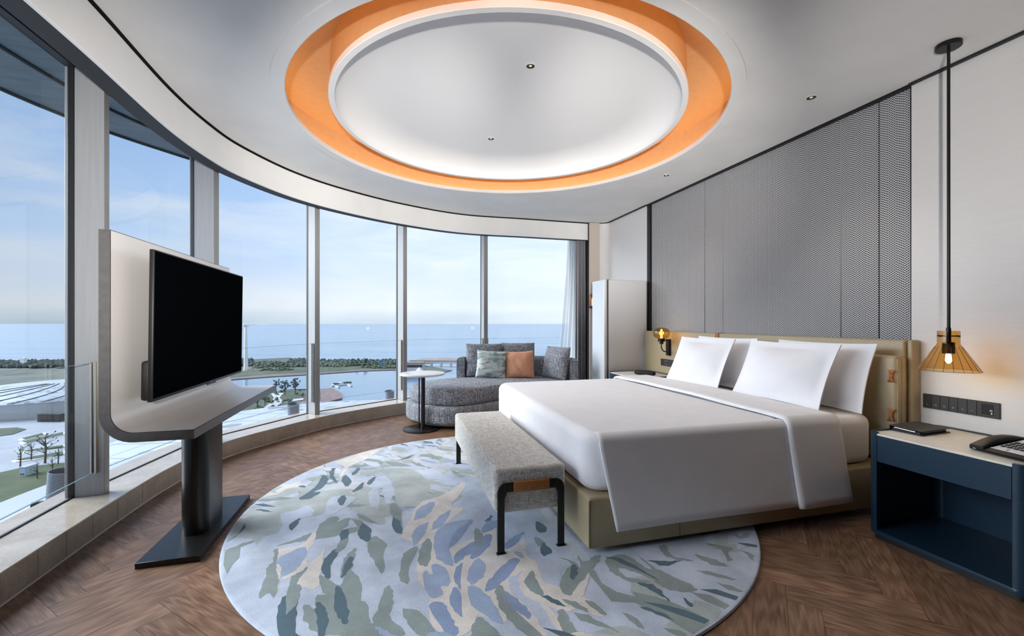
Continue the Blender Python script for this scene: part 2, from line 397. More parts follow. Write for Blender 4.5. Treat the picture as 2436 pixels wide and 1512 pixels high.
def dup(root, ds, dt, dz=0.0, label=None, rot=None):
    r = root.copy(); COL.objects.link(r); r.location = root.location+W(ds, dt, dz)
    if label: r['label'] = label
    for c in list(root.children):
        d = c.copy(); COL.objects.link(d); d.parent = r
        for g in list(c.children):
            e = g.copy(); COL.objects.link(e); e.parent = d
    return r
def lamp(kind, name, loc, energy, color, parent=None, **k):
    L = bpy.data.lights.new(name, kind); L.energy = energy; L.color = color
    for a, v in k.items(): setattr(L, a, v)
    o = bpy.data.objects.new(name, L); COL.objects.link(o)
    if parent is not None: o.parent = parent; o.location = Vector(loc)-OFF[parent]
    else: o.location = loc
    return o
# ------------------------------------------------------------------ plan of the room (world coordinates)
CEIL = 2.73; PELB = 2.465; SILLZ = 0.14
u2 = Vector((U[0], U[1], 0)); n2 = Vector((N[0], N[1], 0))
pel_pts = [Vector((-2.006, 2.09, 0))-u2*d for d in (7.2, 4.8, 3.0, 1.5, 0.7)]
pel_pts += [Vector((x, y, 0)) for x, y in ((-2.006, 2.09), (-2.239, 2.86), (-2.341, 3.40), (-2.352, 3.84), (-2.22, 4.479), (-1.93, 5.05), (-1.42, 5.68), (-0.704, 6.238), (0.2, 6.515), (1.198, 6.804))]
PEL = spline(pel_pts, 8)
sill_pts = [Vector((-2.157, 1.851, 0))-u2*d for d in (7.0, 4.6, 3.0, 1.5, 0.6)]
sill_pts += [Vector((x, y, 0)) for x, y in ((-2.157, 1.851), (-2.26, 2.229), (-2.368, 2.639), (-2.483, 3.172), (-2.531, 3.835), (-2.344, 4.425), (-2.025, 5.063), (-1.393, 5.787), (-0.75, 6.265), (0.2, 6.60), (1.20, 6.90))]
SILL = spline(sill_pts, 8)
mull = [((-2.512, 2.724), (0.945, 0.33), 0.155), ((-2.603, 3.87), (0.995, -0.10), 0.20), ((-2.228, 5.03), (0.83, -0.56), 0.15),
        ((-1.444, 5.937), (0.73, -0.69), 0.15), ((-0.39, 6.56), (0.36, -0.93), 0.15), ((1.09, 6.975), (0.264, -0.9645), 0.15)]
back = []
for d in (2.38, 1.19):
    p = Vector((-2.512, 2.724, 0))-u2*d; back.append(((p.x, p.y), N, 0.155))
mull = back+mull
GL = [Vector((t[0]-d[0]*dep, t[1]-d[1]*dep, 0)) for t, d, dep in mull]
# ------------------------------------------------------------------ floor
Lp, Wp = 0.615, 0.123
room = [Vector((p.x, p.y, 0)) for p in offset(SILL, 0.05)]
room += [W(3.24, 6.24), W(3.24, -4.68), W(-1.6, -4.68)]
def clip(poly, bound):
    out = poly; k = len(bound)
    area = sum(bound[i].x*bound[(i+1) % k].y-bound[(i+1) % k].x*bound[i].y for i in range(k))
    sg = 1 if area > 0 else -1
    for i in range(k):
        a, b = bound[i], bound[(i+1) % k]
        def side(p): return sg*((b.x-a.x)*(p[0].y-a.y)-(b.y-a.y)*(p[0].x-a.x))
        res = []
        for j in range(len(out)):
            p, q = out[j], out[(j+1) % len(out)]; dp, dq = side(p), side(q)
            if dp >= 0: res.append(p)
            if (dp >= 0) != (dq >= 0):
                t = dp/(dp-dq); res.append((p[0].lerp(q[0], t), p[1].lerp(q[1], t)))
        out = res
        if len(out) < 3: return []
    return out
ad = Vector((math.cos(A+PI/4), math.sin(A+PI/4), 0)); bd = Vector((-math.sin(A+PI/4), math.cos(A+PI/4), 0))
bm = BM(); uvl = bm.loops.layers.uv.new('UVMap'); cl = bm.loops.layers.color.new('tone')
org = Vector((1.689, 2.036, 0))
hull = [W(-2.3, -4.68), W(3.24, -4.68), W(3.24, 6.9), W(-2.3, 6.9)]
for i in range(-90, 91):
    for j in range(-16, 17):
        bx, by = i*Wp+j*Lp, i*Wp-j*Lp
        for rect, along in ((((bx, by), (bx+Lp, by), (bx+Lp, by+Wp), (bx, by+Wp)), 0), (((bx+Lp, by+Wp-Lp), (bx+Lp+Wp, by+Wp-Lp), (bx+Lp+Wp, by+Wp), (bx+Lp, by+Wp)), 1)):
            c = org+ad*(sum(r[0] for r in rect)/4)+bd*(sum(r[1] for r in rect)/4)
            s_, t_ = ST(c.x, c.y)
            if not (-2.6 < s_ < 3.6 and -5.1 < t_ < 7.2): continue
            g = 0.0006; cx_ = sum(r[0] for r in rect)/4; cy_ = sum(r[1] for r in rect)/4
            tone = rnd.random(); ox, oy = rnd.uniform(0, 40), rnd.uniform(0, 40)
            poly = []
            for (a_, b_) in rect:
                a2 = a_-math.copysign(g, a_-cx_); b2 = b_-math.copysign(g, b_-cy_)
                q = (a_-rect[0][0], b_-rect[0][1]) if along == 0 else (b_-rect[0][1], a_-rect[0][0])
                poly.append((org+ad*a2+bd*b2, Vector((q[0]+ox, q[1]+oy, 0))))
            poly = clip(poly, FLOORB) if False else poly
            inside = True
            poly = clip(poly, hull)
            if len(poly) < 3: continue
            # keep planks on the room side of the window sill
            keep = False
            for p, _ in poly:
                dmin = min(SILL, key=lambda q: (q-p).length_squared); i0 = SILL.index(dmin)
                a_ = SILL[max(i0-1, 0)]; b_ = SILL[min(i0+1, len(SILL)-1)]
                if (b_-a_).cross(p-a_).z < 0.02: keep = True
            if not keep: continue
            far = False
            for p, _ in poly:
                dmin = min(SILL, key=lambda q: (q-p).length_squared); i0 = SILL.index(dmin)
                a_ = SILL[max(i0-1, 0)]; b_ = SILL[min(i0+1, len(SILL)-1)]
                if (b_-a_).normalized().cross(p-a_).z > 0.16: far = True
            if far:                                   # cut the plank under the sill
                c0 = sum((p for p, _ in poly), Vector())/len(poly)
                dmin = min(SILL, key=lambda q: (q-c0).length_squared); i0 = SILL.index(dmin)
                a_ = SILL[max(i0-2, 0)]; b_ = SILL[min(i0+2, len(SILL)-1)]; d_ = (b_-a_).normalized(); nn = Vector((d_.y, -d_.x, 0))
                a2 = a_-nn*0.08
                big = [a2-d_*9, a2+nn*19-d_*9, a2+nn*19+d_*9, a2+d_*9]
                poly = clip(poly, big)
                if len(poly) < 3: continue
            f = bm.faces.new([bm.verts.new(p) for p, _ in poly])
            for lp, (_, q) in zip(f.loops, poly): lp[uvl].uv = (q.x, q.y); lp[cl] = (tone, tone, tone, 1)
for v in bm.verts: v.co = Vector((v.co.x, v.co.y, 0.0))
for f in bm.faces:
    if f.normal.z < 0: f.normal_flip()
fl = struct('floor', bm, M['oak'], rot=0, smooth=False)
bm = BM(); box(bm, -1.75, 3.3, -4.7, 2.0, -0.2, -0.003); 
prism(bm, [ST(p.x, p.y) for p in offset(SILL[40:], 0.06)]+[(3.3, 6.9), (3.3, 1.0), ST(SILL[40].x, SILL[40].y)], -0.2, -0.003)
struct('floor_slab', bm, M['black'])
# ------------------------------------------------------------------ sill
bm = BM(); uvl = bm.loops.layers.uv.new('UVMap')
ribbon(bm, SILL, [(0.0, 0.0), (0.0, SILLZ-0.004), (0.004, SILLZ), (0.40, SILLZ), (0.40, -0.18), (0.0, -0.18)])
struct('trim_1', bm, M['marble'], rot=0)
# slab joints and a pale bead of sealant at the floor
bm = BM(); run = 0.0
for i in range(1, len(SILL)):
    run += (SILL[i]-SILL[i-1]).length
    if i % 4 == 0 and SILL[i].y > 0:
        d_ = (SILL[i]-SILL[i-1]).normalized(); mt = Matrix.Translation(SILL[i]) @ Matrix.Rotation(math.atan2(d_.y, d_.x), 4, 'Z')
        box(bm, -0.0012, 0.0012, -0.0007, 0.004, 0.004, SILLZ-0.006, mat=mt)
struct('trim_2', bm, pm('sill_joint', (0.30, 0.25, 0.20), 0.5), rot=0)
bm = BM(); ribbon(bm, SILL, [(-0.005, 0.0), (-0.003, 0.004), (0.001, 0.006), (0.001, 0.0)])
struct('baseboard_window', bm, pm('sealant_bead', (0.55, 0.50, 0.44), 0.5), rot=0)
# ------------------------------------------------------------------ windows
rail_labels = {}
for i in range(len(mull)):
    (tx, ty_), d, dep = mull[i]
    dv = Vector((d[0], d[1], 0)).normalized(); tip = Vector((tx, ty_, 0))
    k = i+1
    root = thing('window_%d' % k, None, None, (tx, ty_, SILLZ), 0, kind='structure')
    mt = Matrix.Translation(tip) @ Matrix.Rotation(math.atan2(dv.y, dv.x), 4, 'Z')
    bm = BM(); box(bm, -dep, 0, -0.03, 0.03, SILLZ+0.0, 2.90, 0.002, 1, mat=mt); part('mullion', bm, M['alu'], root)
    bm = BM(); box(bm, -dep-0.022, -dep+0.012, -0.034, 0.034, SILLZ-0.3, 2.95, 0.003, 1, mat=mt); part('gasket', bm, M['black'], root)
    bm = BM(); box(bm, -dep-0.040, -dep-0.022, -0.022, 0.022, SILLZ-0.3, 3.0, 0.003, 1, mat=mt); part('outer_cap', bm, M['alu'], root)
    if i+1 < len(mull):
        a, b_ = GL[i], GL[i+1]; d_ = (b_-a).normalized(); ln = (b_-a).length; ang = math.atan2(d_.y, d_.x)
        mt2 = Matrix.Translation(a) @ Matrix.Rotation(ang, 4, 'Z')
        bm = BM(); vs = [bm.verts.new(mt2 @ Vector(p)) for p in ((0.02, 0, SILLZ), (ln-0.02, 0, SILLZ), (ln-0.02, 0, 2.80), (0.02, 0, 2.80))]; bm.faces.new(vs)
        part('glass_pane', bm, M['glass'], root, smooth=False)
        bm = BM(); box(bm, 0.03, ln-0.03, -0.02, 0.03, 2.735, 2.90, 0.002, 1, mat=mt2); part('head_frame', bm, M['pocket'], root)
        bm = BM(); box(bm, 0.03, ln-0.03, -0.006, 0.006, SILLZ-0.004, SILLZ+0.006, mat=mt2); part('bottom_gasket', bm, M['black'], root)
# pelmet, shadow gap and the dark pocket above the glass
bm = BM(); ribbon(bm, PEL, [(0.0, PELB+0.002), (0.0, CEIL-0.016), (0.018, CEIL-0.016), (0.018, PELB), (0.002, PELB)])
struct('trim_3', bm, M['white_paint'], rot=0)
bm = BM(); ribbon(bm, PEL, [(0.018, PELB+0.001), (0.018, CEIL+0.05), (0.128, CEIL+0.05), (0.128, PELB+0.001)])
struct('trim_4', bm, M['pocket'], rot=0)
bm = BM(); ribbon(bm, PEL, [(-0.012, CEIL+0.002), (-0.012, CEIL+0.05), (0.02, CEIL+0.05), (0.02, CEIL-0.016), (0.012, CEIL-0.016), (0.012, CEIL+0.002)])
struct('trim_5', bm, M['black'], rot=0)
bm = BM(); ribbon(bm, PEL, [(0.02, CEIL+0.05), (0.70, CEIL+0.17), (0.70, CEIL+0.20), (0.02, CEIL+0.08)])
struct('trim_6', bm, M['pocket'], rot=0)
# ------------------------------------------------------------------ ceiling with the round cove
CC = Vector((-0.025, 3.572, 0))
bm = BM()
outer = offset(PEL, -0.012)
poly = [Vector((p.x, p.y, CEIL)) for p in outer]
poly += [W(3.0, 6.23, CEIL)]
for i in range(7):
    a = PI/2-PI/2*i/6; poly.append(W(3.095+0.118*math.cos(a), 6.07+0.118*math.sin(a), CEIL))
poly += [W(3.213, -4.6, CEIL), W(-1.40, -4.6, CEIL)]
vo = [bm.verts.new(p) for p in poly]; eo = [bm.edges.new((vo[i], vo[(i+1) % len(vo)])) for i in range(len(vo))]
NC = 128
vi = [bm.verts.new((CC.x+1.706*math.cos(2*PI*i/NC), CC.y+1.706*math.sin(2*PI*i/NC), CEIL)) for i in range(NC)]
ei = [bm.edges.new((vi[i], vi[(i+1) % NC])) for i in range(NC)]
bmesh.ops.triangle_fill(bm, use_beauty=True, use_dissolve=False, edges=eo+ei)
ext = bmesh.ops.extrude_face_region(bm, geom=list(bm.faces))
for v in ext['geom']:
    if isinstance(v, bmesh.types.BMVert): v.co.z += 0.02
struct('ceiling', bm, M['ceil'], rot=0, angle=20)
bm = BM(); open_lathe(bm, [(1.7055, CEIL-0.011), (1.624, CEIL-0.011), (1.619, CEIL-0.007), (1.619, CEIL+0.0225), (1.80, CEIL+0.0225), (1.80, CEIL+0.0207), (1.7055, CEIL+0.0207)], CC, NC, closed=True)
struct('trim_7', bm, M['ceil'], rot=0)
# copper painted cove: outer wall, annulus and the inner drum
bm = BM(); open_lathe(bm, [(1.79, CEIL+0.023), (1.84, CEIL+0.03), (1.84, 3.055), (1.325, 3.055)], CC, NC)
struct('ceiling_cove', bm, M['copper'], rot=0)
bm = BM(); open_lathe(bm, [(1.345, 3.06), (1.345, 2.83), (1.335, 2.83), (1.335, 3.06)], CC, NC, closed=True)
struct('ceiling_drum', bm, M['copper'], rot=0)
bm = BM(); prof = [(1.34, 2.831), (1.356, 2.826), (1.356, 2.791), (1.353, 2.788), (1.317, 2.788), (1.314, 2.791)]
R0, Z0, R1, Z1 = 1.314, 2.791, 1.03, 2.955
for i in range(0, 13):
    a = i/12*PI/2; prof.append((R1+(R0-R1)*math.cos(a)**1.0 if i < 12 else R1, Z0+0.012+(Z1-Z0-0.012)*math.sin(a)))
prof += [(0.6, 2.957), (0.0005, 2.957)]
open_lathe(bm, prof, CC, NC)
struct('ceiling_dome', bm, M['ring_white'], rot=0, angle=40)
bm = BM(); open_lathe(bm, [(1.745, CEIL+0.024), (1.775, CEIL+0.024), (1.775, CEIL+0.032), (1.745, CEIL+0.032)], CC, NC, closed=True)
struct('cove_led_strip', bm, M['led'], rot=0)
bm = BM(); open_lathe(bm, [(1.9, CEIL+0.022), (1.9, 3.12), (0.001, 3.12)], CC, 48); struct('ceiling_void', bm, M['black'], rot=0)
# ------------------------------------------------------------------ walls
bm = BM(); box(bm, 3.225, 3.45, 0.9, 2.048, 0, CEIL-0.012); struct('wall_right', bm, M['wall_paper'])
bm = BM(); box(bm, 3.225, 3.45, -4.6, 0.9, 0, CEIL-0.012); struct('wall_side', bm, M['wall_timber'])
bm = BM()
arc = [(3.105+0.12*math.cos(PI/2*i/8), 6.08+0.12*math.sin(PI/2*i/8)) for i in range(9)]
prism(bm, [(3.45, 5.086), (3.45, 6.4)]+[(3.25, 6.4)]+[(3.105, 6.2)]+arc[::-1][1:]+[(3.225, 5.086)], 0, CEIL-0.012)
struct('wall_corner', bm, M['wall_paper'])
bm = BM(); box(bm, 2.932, 3.12, 6.2, 6.9, 0, CEIL-0.012); struct('wall_far', bm, M['wall_beige'])
bm = BM(); box(bm, 2.925, 2.932, 6.22, 6.6, 0, CEIL+0.1); struct('trim_8', bm, M['pocket'])
bm = BM(); box(bm, 2.9, 3.5, 6.42, 6.92, -0.2, 3.3); struct('wall_outer', bm, M['concrete'])
bm = BM(); box(bm, -1.9, 3.45, -4.85, -4.6, 0, CEIL+0.1); struct('wall_back', bm, M['wall_timber'])
g0s, g0t = ST(GL[0].x, GL[0].y)
bm = BM(); box(bm, g0s-0.1, g0s+0.1, -4.8, g0t+0.03, SILLZ, 3.0); struct('wall_left', bm, M['wall_timber'])  # unseen wall, added over the rear windows to keep light off near sides
bm = BM(); box(bm, 3.222, 3.27, 2.048, 5.086, CEIL-0.014, CEIL+0.03); box(bm, 3.20, 3.226, -4.6, 2.05, CEIL-0.013, CEIL+0.03); box(bm, 3.20, 3.226, 5.08, 6.08, CEIL-0.013, CEIL+0.03)
struct('trim_9', bm, M['black'])
bm = BM(); box(bm, 3.2, 3.5, -2.7, 6.4, CEIL+0.021, CEIL+0.05); struct('ceiling_edge', bm, M['black'])
# woven wall panel in its dark frame: five boards
seam_t = []
for xx in (1677, 1720, 2000, 2092):
    k = (xx-CX)/F; y = 3.25/(N[0]*k+N[1]); seam_t.append(U[0]*k*y+U[1]*y)
edges = [5.02]+seam_t+[2.056]
root = thing('wall_panel', 'black and white chevron woven wall panel above the headboard', 'wall panel', (3.25, 3.5, 0.0))
for a, b_, gp in zip(edges[:-1], edges[1:], (0.006, 0.003, 0.003, 0.006, 0.003)):
    bm = BM(); box(bm, 3.25, 3.262, b_+gp, a-gp, 0.9, CEIL-0.012); part('board', bm, M['chevron'], root, smooth=False)
bm = BM(); box(bm, 3.264, 3.28, 2.05, 5.08, 0.9, CEIL-0.012); part('backing', bm, M['black'], root)
bm = BM(); box(bm, 3.225, 3.264, 5.022, 5.085, 0.02, CEIL-0.013); part('frame', bm, M['dark_frame'], root)
bm = BM(); box(bm, 3.227, 3.264, 2.049, 2.056, 0.02, CEIL-0.013); part('frame', bm, M['dark_frame'], root)
# ------------------------------------------------------------------ downlights
def downlight(x, y, z, r, label, group='recessed downlights'):
    px_, py_ = G(x, y, z)
    root = thing('downlight', label, 'ceiling light', (px_, py_, z), 0, group)
    bm = BM(); open_lathe(bm, [(r, z-0.0005), (r, z-0.004), (r*0.86, z-0.005), (r*0.84, z-0.0005)], (px_, py_, 0), 32, closed=True); part('trim_ring', bm, M['ring_white'], root)
    bm = BM(); open_lathe(bm, [(r*0.85, z-0.0045), (r*0.6, z-0.0015), (0.0006, z-0.001)], (px_, py_, 0), 32); part('reflector', bm, M['reflector'], root)
    bm = BM(); lathe(bm, [(r*0.30, z-0.0022), (r*0.30, z-0.0035)], (px_, py_, 0), 20); part('lamp', bm, M['spot_glow'], root)
    return root, px_, py_
SPOT = []
SPOT.append(downlight(1262, 156, 2.957, 0.034, 'larger-looking downlight nearer the top of the round ceiling dome'))
SPOT.append(downlight(1168, 329, 2.957, 0.034, 'small downlight near the far rim of the round ceiling dome'))
SPOT.append(downlight(1930, 231, CEIL, 0.034, 'downlight in the flat ceiling above the woven wall panel'))
SPOT.append(downlight(1585, 416, CEIL, 0.034, 'far downlight in the flat ceiling near the white refrigerator corner'))
for root, x, y in SPOT:
    lamp('SPOT', 'downlight_lamp', (x, y, root.location.z-0.02), 16, (1.0, 0.86, 0.70), None, spot_size=math.radians(80), spot_blend=0.8, shadow_soft_size=0.03).parent = None
# ------------------------------------------------------------------ bed
root = thing('bed', 'olive beige leather bed base on a dark recessed plinth', 'bed', (2.0, 3.1, 0.0))
bm = BM(); box(bm, 0.965, 3.12, 2.05, 4.15, 0.037, 0.302, 0.016, 3); bed = part('base', bm, M['leather_beige'], root)
bm = BM(); box(bm, 1.10, 3.1, 2.16, 4.04, 0.0145, 0.04); part('plinth', bm, M['black'], root)
bm = BM()
k = (1617-CX)/F; ss = (U[1]*k*2.05-U[0]*2.05)/1.0
s_seam = ( (k*U[1]-U[0])*2.05 )/(N[0]-k*N[1])
tube(bm, [(s_seam, 2.0492, 0.045), (s_seam, 2.0492, 0.295)], 0.0016, 6); part('seam', bm, pm('dark_thread', (0.10, 0.08, 0.05), 0.7), root)
bm = BM(); tube(bm, [(0.9665, 2.0515, 0.05), (0.9665, 2.0515, 0.29)], 0.004, 8); part('piping', bm, M['leather_beige'], root)
# mattress
bm = BM(); soft_prism(bm, rrect(0.99, 2.985, 2.085, 4.125, 0.11, 8), 0.303, 0.605, 0.055, 6, 0.006)
solo('mattress', bm, M['linen'], 'white sheeted mattress lying on the olive beige bed base', 'mattress', (2.0, 3.1, 0.303))
# duvet: rows run from the foot to the head, columns across the bed and down both sides
def prof_row(s, lift, near_drop, flare=0.06, wav=0.0, tn=2.062, tf=4.148, top=0.617):
    pts = []
    z_end = near_drop
    for i in range(11):
        f = i/10; z = z_end+(top-0.05-z_end)*f; t = tn-flare*(1-f)**1.0+wav*math.sin(3.1*f+s*5)*0.004*(1-f)
        pts.append((s, t-lift, z))
    for i in range(1, 8):
        a = PI/2*i/7; pts.append((s, tn-lift+0.055*(1-math.cos(a)), top-0.05+(0.05+lift)*math.sin(a)))
    for i in range(1, 22):
        f = i/22; t = tn+0.055+(tf-tn-0.11)*f
        pts.append((s, t, top+lift+0.012*math.sin(PI*f)+0.0018*math.sin(9*t+3*s)*math.sin(6*s)))
    for i in range(0, 8):
        a = PI/2*i/7; pts.append((s, tf-0.055+0.055*math.sin(a)+lift*0.5, top-0.05+(0.05+lift)*math.cos(a)))
    for i in range(1, 6): pts.append((s, tf+0.01*i/5+lift*0.5, top-0.05-0.30*i/5))
    return pts
root = thing('duvet', 'white duvet spread over the bed with its side hanging to the near floor', 'duvet', (1.6, 3.1, 0.62))
bm = BM(); rows = []
ns = 26
for i in range(ns+1):
    f = i/ns; s = 1.034+(2.36-1.034)*f**1.25
    r = prof_row(s, 0.0, 0.140, 0.062, 1.0)[:18]
    q = [Vector((p[0]+(0.062*(1-f)**3*max(0, (0.56-p[2])/0.42) if j < 11 else 0.0), p[1], p[2]+(0.001 if j > 11 else 0))) for j, p in enumerate(r)]
    q += [Vector((s, 2.13, 0.6155)), Vector((s, 2.15, 0.606))]
    rows.append(q)
grid(bm, rows)
dv = part('cover', bm, M['linen'], root, angle=80)
sm = dv.modifiers.new('thick', 'SOLIDIFY'); sm.thickness = 0.006; sm.offset = -1.0
bm = BM(); soft_prism(bm, rrect(0.974, 2.30, 2.070, 4.140, 0.125, 10), 0.304, 0.617, 0.062, 8, 0.008); part('tucked_foot', bm, M['linen'], root, angle=80)
bm = BM(); rows = []
for i in range(15):
    f = i/14; s = 2.235+(2.625-2.235)*f
    lift = 0.016 if 0 < i < 14 else 0.011
    r = prof_row(s, lift, 0.132 if i else 0.135, 0.066, 1.0)
    rows.append([Vector((p[0]+0.03*max(0, (0.56-p[2])/0.42)*(0.3 if i == 0 else 0.5)*(1 if j < 11 else 0), p[1], p[2])) for j, p in enumerate(r)])
grid(bm, rows); td = part('turned_back_edge', bm, M['linen'], root, angle=80)
sm = td.modifiers.new('thick', 'SOLIDIFY'); sm.thickness = 0.016; sm.offset = 0.0
# pillows
def pillow(label, s, t, z, w, h, th, lean, yaw, seed):
    mt = Matrix.Translation((s, t, z)) @ Matrix.Rotation(yaw+PI/2, 4, 'Z') @ Matrix.Rotation(lean, 4, 'X') @ Matrix.Translation((0, 0, h/2))
    bm = BM(); cushion(bm, w, h, th, mt, flange=0.045, n=26, sag=0.045, seed=seed, pw=2.0)
    return solo('bed_pillow', bm, M['pillowcase'], label, 'pillow', (s, t, z), group='white bed pillows', angle=70)
pillow('white pillow behind, mostly hidden by the front pillow at the far side of the bed', 2.86, 3.41, 0.618, 0.74, 0.46, 0.15, math.radians(17), 0.0, 3)
pillow('white pillow behind, next to the leather bow ties at the near bed side', 2.86, 2.46, 0.618, 0.74, 0.46, 0.15, math.radians(17), 0.0, 4)
pillow('front white pillow at the far side of the bed near the wall lamp', 2.65, 3.475, 0.63, 0.70, 0.46, 0.17, math.radians(24), 0.02, 1)
pillow('front white pillow nearest the camera side of the bed, fully in view', 2.65, 2.58, 0.63, 0.76, 0.46, 0.17, math.radians(24), -0.02, 2)
# headboard
root = thing('headboard', 'long olive beige leather headboard with hanging back cushion', 'headboard', (3.18, 3.5, 0.0))
bm = BM(); box(bm, 3.135, 3.222, 2.03, 5.0, 0.02, 1.085, 0.014, 3); part('board', bm, M['leather_beige'], root)
bm = BM(); box(bm, 3.150, 3.222, 1.995, 2.028, 0.02, 1.085, 0.012, 3); part('end_band', bm, M['leather_beige'], root)
bm = BM(); box(bm, 3.035, 3.133, 2.012, 4.15, 0.32, 0.985, 0.022, 3); cu = part('back_cushion', bm, M['leather_beige'], root)
bm = BM(); tube(bm, [(3.05, 2.0125, 0.34), (3.05, 2.0125, 0.965)], 0.005, 8); tube(bm, [(3.085, 2.0118, 0.34), (3.085, 2.0118, 0.965)], 0.003, 8); part('piping', bm, M['leather_beige'], cu)
bm = BM(); path = [(3.133, 0.93), (3.131, 1.06), (3.134, 1.083), (3.146, 1.0885), (3.215, 1.0885)]
for a, b_ in zip(path[:-1], path[1:]):
    vs = [bm.verts.new((a[0], 3.665, a[1])), bm.verts.new((a[0], 3.72, a[1])), bm.verts.new((b_[0], 3.72, b_[1])), bm.verts.new((b_[0], 3.665, b_[1]))]; bm.faces.new(vs)
bmesh.ops.remove_doubles(bm, verts=bm.verts, dist=1e-5)
st = part('strap', bm, M['leather_tan'], root, 'tan leather strap over the headboard top'); sm = st.modifiers.new('t', 'SOLIDIFY'); sm.thickness = 0.005
for zc in (0.860, 0.615):
    bm = BM()
    for sg in (-1, 1):
        rows = []
        for i in range(6):
            f = i/5; hw = 0.007+0.015*f**1.3
            rows.append([Vector((3.030-0.005*math.sin(PI*f)-0.003*math.cos(PI*j/3), 2.035+(-hw+2*hw*j/6), zc+sg*(0.004+0.034*f))) for j in range(7)])
        grid(bm, rows)
    bw = part('bow_tie', bm, M['leather_tan'], cu, 'tan leather bow tie'); sm = bw.modifiers.new('t', 'SOLIDIFY'); sm.thickness = 0.004
    bm = BM(); box(bm, 3.018, 3.032, 2.024, 2.046, zc-0.008, zc+0.008, 0.003, 2); part('bow_knot', bm, M['leather_tan'], cu)
# ------------------------------------------------------------------ bench at the foot of the bed
root = thing('bench', 'oatmeal tweed bench with black metal legs at the foot of the bed', 'bench', (0.70, 2.92, 0.014))
bm = BM(); soft_prism(bm, rrect(0.505, 0.90, 2.1905, 3.6575, 0.028, 5), 0.222, 0.442, 0.022, 5, 0.004); part('seat_cushion', bm, M['bench'], root)
for te, sg in ((2.1835, 1), (3.6645, -1)):
    zt = 0.372; s0, s1 = 0.520, 0.885; r = 0.05; wd = 0.046; th = 0.010
    bm = BM(); o1 = []; o2 = []
    def arcp(cs, a0, a1, rr): return [(cs+rr*math.cos(math.radians(a0+(a1-a0)*i/8)), zt-r-0.0+rr*math.sin(math.radians(a0+(a1-a0)*i/8))) for i in range(9)]
    outer_ = arcp(s0+r, 180, 90, r)+arcp(s1-r, 90, 0, r)
    inner_ = arcp(s0+r, 180, 90, r-wd+0.012)+arcp(s1-r, 90, 0, r-wd+0.012)
    inner_ = [(s0+wd*0.8, zt-r-0.03)]+[(s0+r+0.0, zt-wd)]+[(s1-r, zt-wd)]+[(s1-wd*0.8, zt-r-0.03)]
    ring_ = [(s0, zt-r-0.03)]+outer_+[(s1, zt-r-0.03)]+inner_[::-1]
    mt = Matrix(((1, 0, 0, 0), (0, 0, 1, te), (0, 1, 0, 0), (0, 0, 0, 1)))
    prism(bm, ring_, -th/2, th/2, mat=mt); rail = part('end_rail', bm, M['gun'], root)
    for a_, b_ in ((s0, s0+wd*0.8), (s1-wd*0.8, s1)):
        bm = BM(); box(bm, a_, b_, te-th/2, te+th/2, 0.018, zt-r-0.0301, 0.001, 1)
        lg = part('leg', bm, M['gun'], root)
        bm = BM(); box(bm, a_-0.006, b_+0.006, te-0.012, te+0.012, 0.0135, 0.019, 0.001, 1); part('foot', bm, M['gun'], lg)
    bm = BM(); box(bm, s0+0.085, s1-0.085, te-0.010, te+0.010, zt-wd-0.004, zt+0.003, 0.004, 2); part('leather_grip', bm, M['leather_tan'], rail, 'tan leather wrap')
bm = BM(); box(bm, 0.53, 0.88, 2.22, 3.63, 0.206, 0.224); part('underframe', bm, M['champ'], root)
# ------------------------------------------------------------------ television desk
root = thing('television_desk', 'champagne folded console desk with black column foot by the window', 'desk', (-1.06, 2.93, 0.0))
t0, t1 = 2.2216, 3.629; sb, sf, zd, ztop, th, rr = -1.140, -0.834, 0.728, 1.587, 0.040, 0.085
inn = [(sb, ztop)]+[(sb+rr-rr*math.cos(a), zd+rr-rr*math.sin(a)) for a in [PI/2*i/10 for i in range(11)]]+[(sf, zd)]
ro = rr+th
outp = [(sf, zd-th)]+[(sb+rr-ro*math.cos(a), zd+rr-ro*math.sin(a)) for a in [PI/2*i/10 for i in range(10, -1, -1)]]+[(sb-th, ztop)]
mt = Matrix(((1, 0, 0, 0), (0, 0, 1, 0), (0, 1, 0, 0), (0, 0, 0, 1)))
bm = BM(); prism(bm, inn+outp, t0, t1, mat=mt); part('folded_shell', bm, M['gun_light'], root, angle=30)
bm = BM(); e = 0.0035
inn2 = [(sb+0.0012, ztop-e)]+[(sb+0.0012+rr-rr*math.cos(a), zd+0.0012+rr-rr*math.sin(a)) for a in [PI/2*i/10 for i in range(11)]]+[(sf-e, zd+0.0012)]
rows = [[Vector((p[0], t0+e, p[1])) for p in inn2], [Vector((p[0], t1-e, p[1])) for p in inn2]]; grid(bm, rows)
part('facing', bm, M['champ'], root, 'champagne laminate facing of back and top', angle=60)
bm = BM(); ob = []
for i in range(13):
    a = PI+PI*i/12; ob.append((-1.0575+0.0675*math.cos(a), 2.845+0.07*math.sin(a)))
ob += [(-0.99, 3.03), (-1.125, 3.03)]
prism(bm, ob, 0.0295, zd-th, 0.0); part('column', bm, M['gun'], root, angle=30)
bm = BM(); box(bm, -1.2016, -0.927, 2.533, 3.342, 0.0, 0.030, 0.0015, 1); part('base_plate', bm, M['gun'], root)
